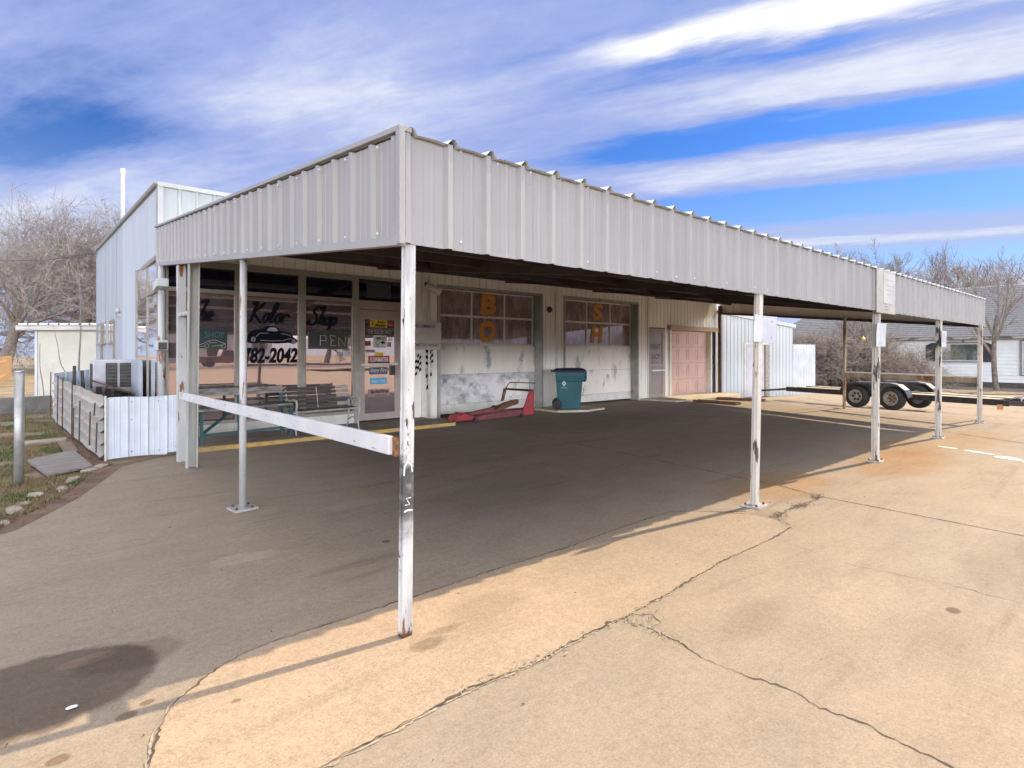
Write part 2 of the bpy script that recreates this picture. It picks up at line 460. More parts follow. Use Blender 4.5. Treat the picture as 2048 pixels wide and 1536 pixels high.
ORANGEL = mat('amber_letter_paint', (.58, .25, .025), (.50, .21, .02), 9, .6)
PAPER = mat('weathered_paper', (.50, .51, .55), (.43, .44, .48), 3, .7, 0, .1, 10)
PAPERG = mat('grey_printed_paper', (.43, .43, .44), (.37, .365, .36), 3, .7)
INK = mat('faded_ink', (.30, .31, .35), None, rough=.7)
PINKD = mat('salmon_roll_door_paint', (.56, .37, .30), (.48, .32, .27), 2, .55, spots=[((.36, .25, .21), 4, .64, (1, 1, .4), .1)])
PALED = mat('pale_lilac_door_paint', (.58, .56, .60), (.50, .49, .54), 2, .5)
TRAILB = mat('black_trailer_paint', (.014, .014, .016), (.03, .026, .024), 8, .45, .2)
TRAILD = mat('bare_deck_steel', (.42, .37, .31), (.26, .21, .16), 5, .6, .2)
FENDER = mat('satin_fender_metal', (.22, .22, .23), (.12, .12, .13), 5, .32, .75)
RIM = mat('dull_rim_metal', (.42, .40, .37), (.28, .26, .24), 9, .4, .6)
RUSTRIM = mat('rust_stained_rim_centre', (.22, .11, .05), (.06, .04, .03), 12, .7, .2)
SIDING = mat('pale_house_siding', (.74, .76, .74), (.68, .70, .69), 2, .65)
SHINGLE = mat('grey_shingles', (.26, .255, .26), (.18, .175, .18), 12, .9, 0, .5, 50, (1, 1, 2.2), spots=[((.24, .23, .22), 16, .62, (1, .4, 2))])
SHUTTER = mat('charcoal_shutters', (.045, .04, .045), (.03, .028, .03), 6, .7)
BARK = mat('grey_brown_bark', (.22, .18, .155), (.12, .098, .085), 9, .9, 0, .5, 40)
TWIG = mat('mauve_brown_twigs', (.265, .245, .245), (.185, .168, .168), 3, .9)
TWIGG = mat('grey_twigs', (.27, .24, .22), (.19, .165, .15), 3, .9)
BRUSHM = mat('dry_brush_twigs', (.33, .275, .235), (.20, .165, .14), 2, .9)
SHEDW = mat('cream_shed_wall', (.56, .545, .47), (.50, .48, .42), 1.5, .7, spots=[((.36, .33, .28), 3, .66, (1, 1, .5), .12)])
GALV = mat('galvanised_roofing', (.50, .56, .62), (.40, .45, .50), 3, .33, .45)
GALVP = mat('galvanised_pipe', (.42, .42, .41), (.33, .33, .33), 9, .42, .5)
RUSTFENCE = mat('dull_fence_sheet', (.40, .37, .33), (.32, .295, .26), 3, .55, .1, spots=[((.21, .15, .11), 5, .63, (1, 1, 1), .12)])
WHITEFENCE = mat('white_fence_sheet', (.60, .635, .70), (.52, .56, .62), 2, .5, spots=[((.50, .47, .32), 3.2, .66, (1, 1, 1), .06), ((.07, .06, .06), 26, .73, (1, 1, 1), .01)])
CEDAR = mat('new_cedar_boards', (.40, .26, .14), (.32, .20, .10), 3, .75, 0, .2, 40, (6, 6, .5))
BLOCKC = mat('old_wall_concrete', (.24, .225, .21), (.16, .15, .14), 3, .9, 0, .3, 40)
STONE = mat('limestone_edging', (.38, .33, .27), (.27, .23, .19), 8, .9, 0, .5, 25)
PLANKM = mat('silvered_plywood', (.27, .24, .22), (.16, .14, .13), 5, .85, 0, .3, 50, (.6, 5, 1))
GRASSD = mat('dead_grass', (.235, .175, .085), (.16, .12, .065), 2.0, .9)
GRASSG = mat('green_grass', (.055, .105, .022), (.085, .110, .035), 3.0, .9)
LEAFM = mat('fallen_leaves', (.20, .115, .065), (.11, .07, .045), 9, .9)
CRACK = mat('crack_dirt', (.055, .040, .032), (.095, .068, .050), 14, .95)
JOINT = mat('joint_dirt', (.075, .055, .045), (.12, .09, .07), 9, .95)
SPALL = mat('spalled_edge', (.40, .34, .26), (.27, .225, .17), 30, .95, 0, .5, 60)
ROADM = mat('asphalt', (.085, .08, .078), (.11, .10, .098), 1.5, .9)
ACM = mat('greyed_cooler_casing', (.50, .50, .53), (.40, .39, .42), 4, .6, spots=[((.28, .24, .22), 6, .66, (1, 1, .5), .08)])
DARKV = mat('dark_louvre', (.05, .048, .046), (.08, .075, .07), 12, .8)
PRIMER = mat('primer_blotched_panel', (.70, .675, .64), (.50, .48, .465), 1.7, .6, 0, .05, 30, (1, 1, 1.4), spots=[((.27, .26, .255), 1.6, .46, (1, 1, 1.3), .22), ((.70, .69, .68), 2.6, .53, (1, 1, 1.2), .10), ((.215, .205, .20), 3.4, .56, (1, 1, .9), .16)], lo=.40, hi=.62)
PANELC = mat('scuffed_cream_panel', (.80, .745, .66), (.73, .67, .59), 2, .6, 0, .05, 30, (1, 1, .4), spots=[((.33, .32, .29), 1.8, .57, (1, 1, .5), .10), ((.40, .38, .35), 5, .60, (1, 1, .25), .1)])
SIGNW = mat('aged_white_sign', (.55, .52, .46), (.48, .44, .38), 3, .55, spots=[((.36, .19, .07), 3.2, .66, (1, 1, .5), .1)])
BLUEINK = mat('blue_sign_ink', (.045, .075, .14), None, rough=.6)


def post_spray():
    m = bpy.data.materials.new('sprayed_post_paint'); m.use_nodes = True
    w = NT(m.node_tree); bs = w.n['Principled BSDF']
    tc = w.add('ShaderNodeTexCoord').outputs['Object']
    sv = w.mapping(tc, loc=(3.3, 1.1, 7.7), scale=(1, 1, .14))
    base = w.mix(w.ramp(w.noise(w.mapping(tc, scale=(1, 1, .12)), 14, 6, .65), .45, .62), (.52, .52, .515), (.36, .36, .36))
    col = w.mix(w.ramp(w.noise(sv, 9, 7, .65), .615, .65), base, RUST)
    sep = w.add('ShaderNodeSeparateXYZ'); w.put(sep.inputs[0], tc)
    n = w.noise(tc, 11, 5, .6)
    zz = w.math('ADD', sep.outputs[2], w.math('MULTIPLY', w.math('SUBTRACT', n, .5), .35))
    band = w.math('MULTIPLY', w.ramp(zz, .46, .68), w.ramp(zz, .90, .99, 1, 0))
    band = w.math('MULTIPLY', band, w.ramp(w.noise(tc, 7, 4, .6), .30, .52))
    col = w.mix(w.math('MULTIPLY', band, .93), col, (.03, .03, .032))
    col = w.mix(w.ramp(w.noise(w.mapping(tc, scale=(1, 1, .25)), 19, 7, .65), .60, .62), col, DARKRUST)
    col = w.mix(w.ramp(sep.outputs[2], .045, .015), col, DARKRUST)
    w.put(bs.inputs['Base Color'], col); bs.inputs['Roughness'].default_value = .5
    return m


POSTSPRAY = post_spray()
_st = [(-1.55, .62, .52, .38, (.40, .37, .37), .92, .16, .34), (-1.12, .70, .22, .15, (.66, .62, .61), .7, .35, .18), (-1.30, .80, .12, .05, (1.35, 1.3, 1.28), .8, .25, .05), (-.35, 1.75, .22, .10, (1.22, 1.26, 1.28), .8, .5, .25), (.25, 1.1, .35, .05, (.82, .82, .84), .8, .5, .1), (1.7, 3.2, .5, .06, (.8, .8, .82), .8, .5, .2), (.9, 2.6, .3, .12, (1.18, 1.16, 1.14), .8, .6, .3), (2.4, -1.4, .5, .18, (1.12, 1.12, 1.1), .8, .7, .35), (3.8, -1.9, .6, .25, (.86, .86, .85), .8, .7, .4), (1.6, -1.1, .3, .12, (.86, .85, .84), .8, .6, .3),
       (-1.42, .03, .035, .03, (.55, .45, .40), .8, .4, .03), (-1.20, .17, .04, .03, (.5, .42, .38), .8, .4, .02), (-1.12, .22, .03, .02, (.5, .42, .38), .8, .4, .02),
       (7.6, -.25, 1.3, .45, (1.0, .70, .42), .75, .8, .5), (8.9, .15, 1.0, .5, (1.0, .72, .45), .6, .8, .5), (4.9, .25, .9, .4, (1.0, .74, .48), .7, .8, .4), (10.9, -.4, 1.3, .5, (1.0, .74, .5), .5, .8, .5),
       (2.58, -1.80, .05, .035, (.45, .40, .38), .9, .3, .02), (.62, 1.4, .035, .03, (.4, .36, .36), .9, .3, .01),
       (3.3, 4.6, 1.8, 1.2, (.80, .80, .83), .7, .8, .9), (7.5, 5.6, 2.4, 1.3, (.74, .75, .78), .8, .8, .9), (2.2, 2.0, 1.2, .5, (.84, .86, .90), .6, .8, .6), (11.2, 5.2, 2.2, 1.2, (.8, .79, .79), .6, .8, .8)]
CONC = concrete_mat('weathered_concrete', (.280, .222, .163), (.266, .219, .170), (.246, .205, .160), .38, _st)
CONCA = concrete_mat('exposed_aggregate_concrete', (.375, .278, .190), (.335, .258, .185), (.305, .238, .174), .66,
                     [(.05, -.15, .10, .05, (.5, .47, .47), .75, .7, .05), (.20, -.08, .10, .035, (.6, .55, .52), .6, .7, .05), (.55, .0, .25, .12, (.76, .74, .74), .6, .8, .15), (-.83, -.02, .02, .014, (.5, .42, .36), .8, .3, .0), (-1.42, .03, .035, .03, (.55, .45, .40), .8, .4, .03)], (.292, .230, .168))
GROUNDM = mat('dry_ground', (.265, .20, .125), (.17, .135, .085), .8, .95, 0, .4, 20, spots=[((.085, .105, .04), 1.1, .56, (1, 1, 1), .12)])


# ------------------------------------------------------------------ ground
def gz(x):
    t = min(1, max(0, (x - 15.0) / 3.0)); return -.22 * t * t * (3 - 2 * t)


def interp(tab, x):
    if x <= tab[0][0]: return tab[0][1]
    for (a, b), (c, d) in zip(tab, tab[1:]):
        if x <= c: return b + (d - b) * (x - a) / (c - a)
    return tab[-1][1]


def build_ground():
    xs = [-300, -60, -20, -5, 0, 6, 12, 14.5] + [15 + .25 * i for i in range(14)] + [22, 30, 45, 80, 300]
    ys = [-300, -90, -40, -12, 0, 10, 25, 60, 300]
    mb = MB()
    for y in ys:
        for x in xs: mb.v.append((x, y, gz(x) - .012))
    n = len(xs)
    for j in range(len(ys) - 1):
        for i in range(n - 1): mb.f.append((j * n + i, j * n + i + 1, (j + 1) * n + i + 1, (j + 1) * n + i))
    tag(link('ground', mb, GROUNDM), 'dry grassy ground around the lot', None, None, 'structure')
    # concrete lot with its ragged left edge against the grass
    XL = [(-30, -45), (-2, -45), (.5, -40), (1.2, -14), (2.0, -6), (2.8, -3.4), (3.3, -2.2), (3.68, -1.73), (4.07, -1.55), (4.64, -1.29), (5.0, -1.17), (5.55, -.99), (6.0, -.87), (6.28, -.77), (6.5, -.52), (6.65, -.31), (6.8, .02), (8.2, .02)]
    mb = MB(); rows = [-30, -12, -6, -2, 0, .5, 1.2, 2, 2.8] + [3.0 + .06 * i for i in range(66)] + [7.0, 8.16]
    cols = 40
    for y in rows:
        xl = interp(XL, y)
        if 2.5 < y < 6.9: xl += .05 * noise.noise(Vector((y * 3, 0, 3))) + .03 * noise.noise(Vector((y * 11, 1, 3)))
        for i in range(cols + 1):
            t = i / cols
            x = xl + (1.5 - xl) * min(1, t / .2) if t <= .2 else 1.5 + (27 - 1.5) * (t - .2) / .8
            mb.v.append((x, y, gz(x)))
    n = cols + 1
    for j in range(len(rows) - 1):
        for i in range(cols): mb.f.append((j * n + i, j * n + i + 1, (j + 1) * n + i + 1, (j + 1) * n + i))
    tag(link('concrete_lot', mb, CONC), 'weathered tan concrete lot', None, None, 'structure')
    # concrete strip behind / right of the building
    mb = MB()
    for y in (8.17, 16):
        for i in range(13): x = 17.8 + 9.2 * i / 12; mb.v.append((x, y, gz(x)))
    for i in range(12): mb.f.append((i, i + 1, 13 + i + 1, 13 + i))
    tag(link('concrete_drive', mb, CONC), 'concrete drive beside the shed', None, None, 'structure')
    # apron of exposed aggregate between the two long cracks
    A = CRACK_A; B = CRACK_B
    mb = MB()
    top = [p for p in A]; bot = [p for p in B]
    mb.poly([(x, y, .003) for x, y in bot] + [(x, y, .003) for x, y in reversed(top)])
    tag(link('aggregate_apron', mb, CONCA), 'orange tan exposed aggregate strip', None, None, 'structure')
    # street opposite, seen in the window glass
    mb = MB(); mb.bx(-200, 200, -46, -36, -.01, .0)
    tag(link('street', mb, ROADM), None, None, None, 'structure')
    mb = MB(); mb.bx(-200, 200, -36, -34.5, -.01, .02); mb.bx(-200, 200, -70, -55, -.01, .006); mb.bx(-200, 200, -34.45, -30.02, -.01, .003)
    tag(link('pavement', mb, CONC), None, None, None, 'structure')


CRACK_A = [(-1.17, -.63), (-1.17, -.23), (-1.10, .01), (-1.04, .13), (-.84, .30), (-.69, .365), (-.52, .385), (-.31, .38), (.11, .385), (.35, .375), (.96, .39), (1.59, .37), (2.23, .41), (2.7, .42), (3.03, .41), (3.25, .26), (3.42, .07), (3.58, -.23), (3.60, -.36), (3.44, -.52)]
CRACK_B = [(-1.17, -.63), (-.7, -.63), (-.37, -.62), (-.07, -.60), (.20, -.62), (.41, -.64), (.50, -.62), (.91, -.61), (1.08, -.62), (1.48, -.60), (2.3, -.54), (2.98, -.55), (3.44, -.52)]
build_ground()
rnd = random.Random(5)


def crack(pts, wid, jag, matl, name, z=.0022, seed=1, kind='structure', step=.02):
    r = random.Random(seed)
    path = []
    for a, b in zip(pts, pts[1:]):
        L = math.dist(a, b); k = max(1, int(L / step))
        for i in range(k): path.append((a[0] + (b[0] - a[0]) * i / k, a[1] + (b[1] - a[1]) * i / k))
    path.append(pts[-1])
    mb = MB(); prev = None
    for i, (x, y) in enumerate(path):
        n1 = noise.noise(Vector((i * .31, seed * 7.1, 0))) * jag + (r.random() - .5) * jag * 1.1
        a = path[max(i - 1, 0)]; b = path[min(i + 1, len(path) - 1)]
        dx, dy = b[0] - a[0], b[1] - a[1]; l = math.hypot(dx, dy) or 1; nx, ny = -dy / l, dx / l
        wv = wid * (.25 + 1.7 * max(0, .4 + noise.noise(Vector((i * .09, seed * 3.3, 5))) + .6 * noise.noise(Vector((i * .5, seed, 8)))) * (.4 + 1.2 * r.random()))
        if i in (0, len(path) - 1): wv *= .1
        p = (x + nx * n1, y + ny * n1)
        cur = ((p[0] + nx * wv / 2, p[1] + ny * wv / 2, z + gz(p[0])), (p[0] - nx * wv / 2, p[1] - ny * wv / 2, z + gz(p[0])))
        if prev: mb.poly([prev[0], prev[1], cur[1], cur[0]])
        prev = cur
    return mb


def all_cracks():
    def put(name, pts, wid, jag, m, seed, z=.0022):
        tag(link(name, crack(pts, wid, jag, m, name, z, seed), m), None, None, None, 'structure')
    put('pavement_crack', CRACK_A[1:], .0055, .012, CRACK, 1, .0045)
    put('pavement_crack', CRACK_B[1:], .0075, .014, CRACK, 2, .0046)
    put('spalled_crack_edge', [(-.72, -.64), (-.37, -.635), (-.07, -.61), (.41, -.65), (.55, -.63), (1.0, -.62), (1.48, -.61), (2.2, -.55)], .008, .012, SPALL, 3, .0038)
    put('spalled_crack_edge', [(-1.19, -.35), (-1.18, -.22), (-1.12, .0), (-1.06, .12), (-.95, .22)], .009, .008, SPALL, 13, .0038)
    put('pavement_crack', [(1.03, -.62), (1.05, -.72), (1.05, -.82), (1.05, -.98), (1.0, -1.18), (1.03, -1.36), (1.08, -1.53), (1.04, -1.66), (1.07, -1.80), (1.06, -1.91), (1.05, -2.11), (1.1, -2.6)], .0070, .013, CRACK, 4)
    put('pavement_crack', [(1.10, -.62), (1.20, -.70), (1.16, -.78), (1.06, -.80)], .004, .01, CRACK, 5, .0024)
    put('pavement_crack', [(3.04, -.6), (2.89, -1.16), (3.01, -1.7), (3.0, -2.05), (3.1, -3)], .0028, .02, JOINT, 6)
    put('pavement_joint', [(5.42, 6.6), (5.37, 5.24), (5.15, 2.7), (4.86, .21), (4.72, -.28), (4.66, -1.85), (4.6, -5)], .016, .008, JOINT, 7)
    put('pavement_joint', [(3.62, -.3), (3.81, -.27), (4.3, -.28), (4.74, -.29)], .03, .03, JOINT, 8)
    put('pavement_joint', [(3.05, .40), (3.3, .22), (3.6, -.05)], .012, .02, JOINT, 9)
    put('pavement_joint', [(10.82, 3.77), (12.5, 3.66), (14.72, 3.5), (17, 3.4)], .03, .01, JOINT, 10)
    put('pavement_joint', [(14.02, 3.26), (13, 1.9), (11.53, .03), (10.6, -1.6), (9.8, -3)], .028, .01, JOINT, 11)
    put('pavement_joint', [(13.9, -.1), (13.6, -1.5), (13.4, -4)], .03, .01, JOINT, 12)
    put('pavement_joint', [(17.0, -3), (17.1, -1), (17.2, 1.2), (18.5, 2.5), (20, 6)], .05, .02, JOINT, 14)
    put('pavement_joint', [(20.0, -4), (20.2, 0), (20.3, 4), (20.4, 6.5)], .05, .02, JOINT, 15)
    put('pavement_crack', [(1.3, 3.2), (1.55, 2.7), (1.6, 2.3), (1.75, 1.9), (1.72, 1.5)], .005, .05, JOINT, 16)
    for i, (a, b) in enumerate([((9.5, -.22), (9.38, -.5)), ((9.36, -.58), (9.18, -.98)), ((9.1, -1.02), (8.8, -1.4))]):
        o = link('paint_line', crack([a, b], .085, .02, WHITEV, 'paint_line', .003, 30 + i, step=.05), WHITEV)
        tag(o, None, None, None, 'structure')
    r = random.Random(77)
    mb = MB()      # grit, twigs and crumbs lying along the joints
    for k in range(420):
        a, b = r.choice([((3.62, -.3), (4.74, -.29)), ((.5, -.62), (1.3, -.62)), ((-.1, -.6), (.5, -.63)), ((4.72, -.28), (4.86, .21)), ((3.44, -.5), (3.62, -.3)), ((1.03, -.62), (1.05, -1.0))])
        t = r.random(); x = a[0] + (b[0] - a[0]) * t + r.gauss(0, .025); y = a[1] + (b[1] - a[1]) * t + r.gauss(0, .02)
        s = r.uniform(.002, .008)
        mb.box((x, y, .008 + s * .3), (s, s * r.uniform(.6, 1.6), s * .7), Matrix.Rotation(r.random() * 6, 3, 'Z'))
    tag(link('grit', mb, SPALL), 'loose grit along the cracks', None, None, 'stuff')


all_cracks()

# ------------------------------------------------------------------ building
FY = 8.15
building = thing('auto_body_shop', 'long low metal clad workshop with storefront glazing and two lettered garage doors', 'building', (0, FY, 0))


def fm(u, v, t): return (u, FY - t, v)


GROOVE = [(0, 0), (.004, -.022), (.016, -.022), (.020, 0), (.11, 0)]
RIB = [(0, .0), (.014, .030), (.044, .030), (.058, 0), (.122, .0014), (.134, .0014), (.134, .0022), (.140, 0), (.186, 0), (.192, .0014), (.204, .0014), (.210, 0)]
PITCH = .265


def build_shell():
    mb = MB()
    for (x0, x1, z0, z1) in [(0, .10, .05, 3.08), (0, 4.60, 3.08, 3.60), (4.58, 5.43, -.02, 3.60), (5.43, 8.68, 3.04, 3.60), (8.68, 9.51, -.02, 3.6), (9.51, 12.82, 3.05, 3.6), (12.82, 13.34, -.02, 3.6),
                             (13.34, 14.28, 2.31, 3.6), (14.28, 14.47, -.02, 3.6), (14.47, 17.45, 2.36, 3.6), (17.45, 17.66, -.1, 3.6)]:
        mb.ribbed(GROOVE, x0, x1, .2, fm, z0, z1)
    link('front_wall', mb, WALLF, building)
    mb = MB().ribbed(RIB, 0.03, 17.66, PITCH, lambda u, v, t: (u, FY - .01 - t, v), 3.601, 4.24)
    link('parapet_cladding', mb, mat('greenish_parapet_sheet', (.38, .41, .405), (.33, .36, .355), 1.5, .4, 0, .03, 3), building)
    mb = MB().bx(-.02, 17.68, FY - .06, FY + .02, 4.24, 4.31); mb.bx(-.02, .06, FY - .05, FY + .0, 3.45, 4.24)
    link('parapet_cap', mb, mat('parapet_cap_metal', (.40, .41, .41), (.35, .36, .36), 2, .4), building)
    # west side wall, along the direction the lot line takes
    sx = -.0305
    def sm(u, v, t): return (sx * u - t, FY + .03 + u, v)
    SR = [(0, 0), (.008, .012), (.018, .012), (.026, 0), (.07, 0), (.072, .003), (.08, .003), (.082, 0)]
    mb = MB()
    top = lambda u: 4.28 + .014 * u
    mb.ribbed(SR, 0, 2.2, .125, sm, 3.08, top)
    mb.ribbed(SR, 2.2, 3.9, .125, sm, 0, top)
    mb.ribbed([(0, 0), (.006, .006), (.014, .006), (.02, 0), (.40, 0), (.402, .003), (.408, .003), (.41, 0)], 3.9, 5.35, .85, sm, 0, top)
    mb.ribbed([(0, 0), (.006, .006), (.014, .006), (.02, 0), (.40, 0), (.402, .003), (.408, .003), (.41, 0)], 6.4, 6.9, .85, sm, 0, top)
    mb.ribbed([(0, 0), (.006, .006), (.014, .006), (.02, 0)], 5.35, 6.4, .85, sm, 2.28, top)
    mb.ribbed([(0, 0), (.006, .006), (.014, .006), (.02, 0)], 5.35, 6.4, .85, sm, 0, 1.75)
    mb.ribbed([(0, 0), (.006, .006), (.014, .006), (.02, 0)], 6.9, 8.86, .85, sm, 2.28, top)
    mb.ribbed([(0, 0), (.006, .006), (.014, .006), (.02, 0)], 6.9, 8.86, .85, sm, 0, 1.75)
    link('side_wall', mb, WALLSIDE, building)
    mb = MB()
    for u in (3.9, 5.0, 6.9): mb.box(sm(u, 3.2, .004), (.008, .018, 2.2))
    mb.beam(sm(0, 4.285, .02), sm(8.86, 4.285 + .124, .02), .07, .07)
    mb.box(sm(0.0, 3.68, .0), (.05, .05, 1.15))
    link('side_trim', mb, FRAME, building)
    # side window lights (two panes by the corner, two small sashes further back)
    wf = MB()
    for u in (.02, .98, 2.16): wf.box(sm(u, 1.85, .0), (.035, .07, 2.48))
    for z in (.64, 2.53, 3.06): wf.box(sm(1.09, z, .003), (.035, 2.2, .07))
    wfo = link('side_window', wf, FRAME, building)
    g = MB(); g.poly([sm(.05, .66, .004), sm(2.14, .66, .004), sm(2.14, 3.05, .004), sm(.05, 3.05, .004)])
    link('pane', g, GLASSS, wfo)
    for (ua, ub) in ((5.37, 5.85), (6.0, 6.38), (6.95, 7.5), (7.7, 8.6)):
        wf = MB()
        for u in (ua, ub): wf.box(sm(u, 2.01, .0), (.015, .05, .56))
        for z in (1.75, 2.27): wf.box(sm((ua + ub) / 2, z, .003), (.015, ub - ua + .06, .05))
        wf.box(sm((ua + ub) / 2, 1.72, .05), (.05, ub - ua + .1, .03))
        wfo = link('side_window', wf, FRAME, building)
        g = MB(); g.poly([sm(ua, 1.75, .004), sm(ub, 1.75, .004), sm(ub, 2.27, .004), sm(ua, 2.27, .004)])
        link('pane', g, GLASSH, wfo)
    mb = MB(); mb.box(sm(5.2, 1.25, .02), (.04, .16, 2.0)); mb.box(sm(7.75, 1.2, .02), (.04, .35, 2.1))
    link('corner_board', mb, FRAME, building)
    mb = MB(); mb.box(sm(2.8, .5, .003), (.02, .35, .5)); mb.box(sm(4.4, .5, .003), (.02, .3, .5))
    link('crawl_vent', mb, DARKV, building)
    mb = MB(); mb.lathe(sm(4.37, 2.42, 0), (-1, 0, 0), [(0, .10), (.05, .10), (.09, .07), (.1, .02)], 10)
    mb.box(sm(4.37, 2.36, .03), (.08, .16, .12))
    link('wall_vent', mb, GALVP, building)
    # back, far side and roof
    mb = MB(); mb.poly([(-.30, 17.04, 0), (17.66, 17.04, -.22), (17.66, 17.04, 4.40), (-.30, 17.04, 4.40)]); mb.poly([(17.66, 17.04, -.22), (17.66, FY + .01, -.22), (17.66, FY + .01, 4.28), (17.66, 17.04, 4.40)])
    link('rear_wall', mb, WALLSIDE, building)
    mb = MB().ribbed(RIB, -.06, 17.7, .6, lambda u, v, t: (u - .03 * (v - FY) * (1 if u < 1 else 0), v, 4.27 + .014 * (v - FY) + t), FY - .02, 17.1)
    link('roof', mb, SHEETW, building)
    mb = MB(); mb.tube([(-.02, 13.3, 4.3), (-.02, 13.3, 5.75)], .040, 12); mb.lathe((-.02, 13.3, 5.70), (0, 0, 1), [(0, .050), (.12, .050), (.13, .04)], 12)
    link('flue_pipe', mb, SHEETW, building, True)
    mb = MB(); mb.tube([(.24, 13.1, 4.3), (.24, 13.1, 4.86)], .055, 12); mb.lathe((.24, 13.1, 4.83), (0, 0, 1), [(0, .10), (.09, .10), (.11, .05)], 12)
    link('roof_vent', mb, GALVP, building, True)
    # lower wall under the shop windows
    mb = MB(); mb.bx(.10, 3.49, FY - .015, FY + .1, .02, .25)
    for k in range(9): mb.bx(.3 + k * .38, .31 + k * .38, FY - .018, FY - .010, .03, .24)
    link('sill_wall', mb, TRIM, building)
    # pilaster trims and downpipes on the front
    mb = MB()
    for x in (4.98, 9.16): mb.bx(x, x + .09, FY - .05, FY - .002, 0, 3.3)
    mb.bx(13.30, 13.34, FY - .03, FY - .002, 0, 3.3)
    link('corner_trim', mb, TRIM, building)
    mb = MB().tube([(5.16, FY - .05, 3.25), (5.16, FY - .05, .05)], .022, 8)
    link('downpipe', mb, TRIM, building, True)
    mb = MB(); mb.bx(17.42, 17.5, 7.93, 8.03, -.2, 3.2)
    link('corner_post', mb, RUSTY, building)
    # wall behind the garage openings and inside the shop: a dark interior shell
    mb = MB(); mb.bx(.12, 17.5, FY + .95, FY + 1.0, .0, 3.5)
    link('inner_wall', mb, DARKV, building)


build_shell()


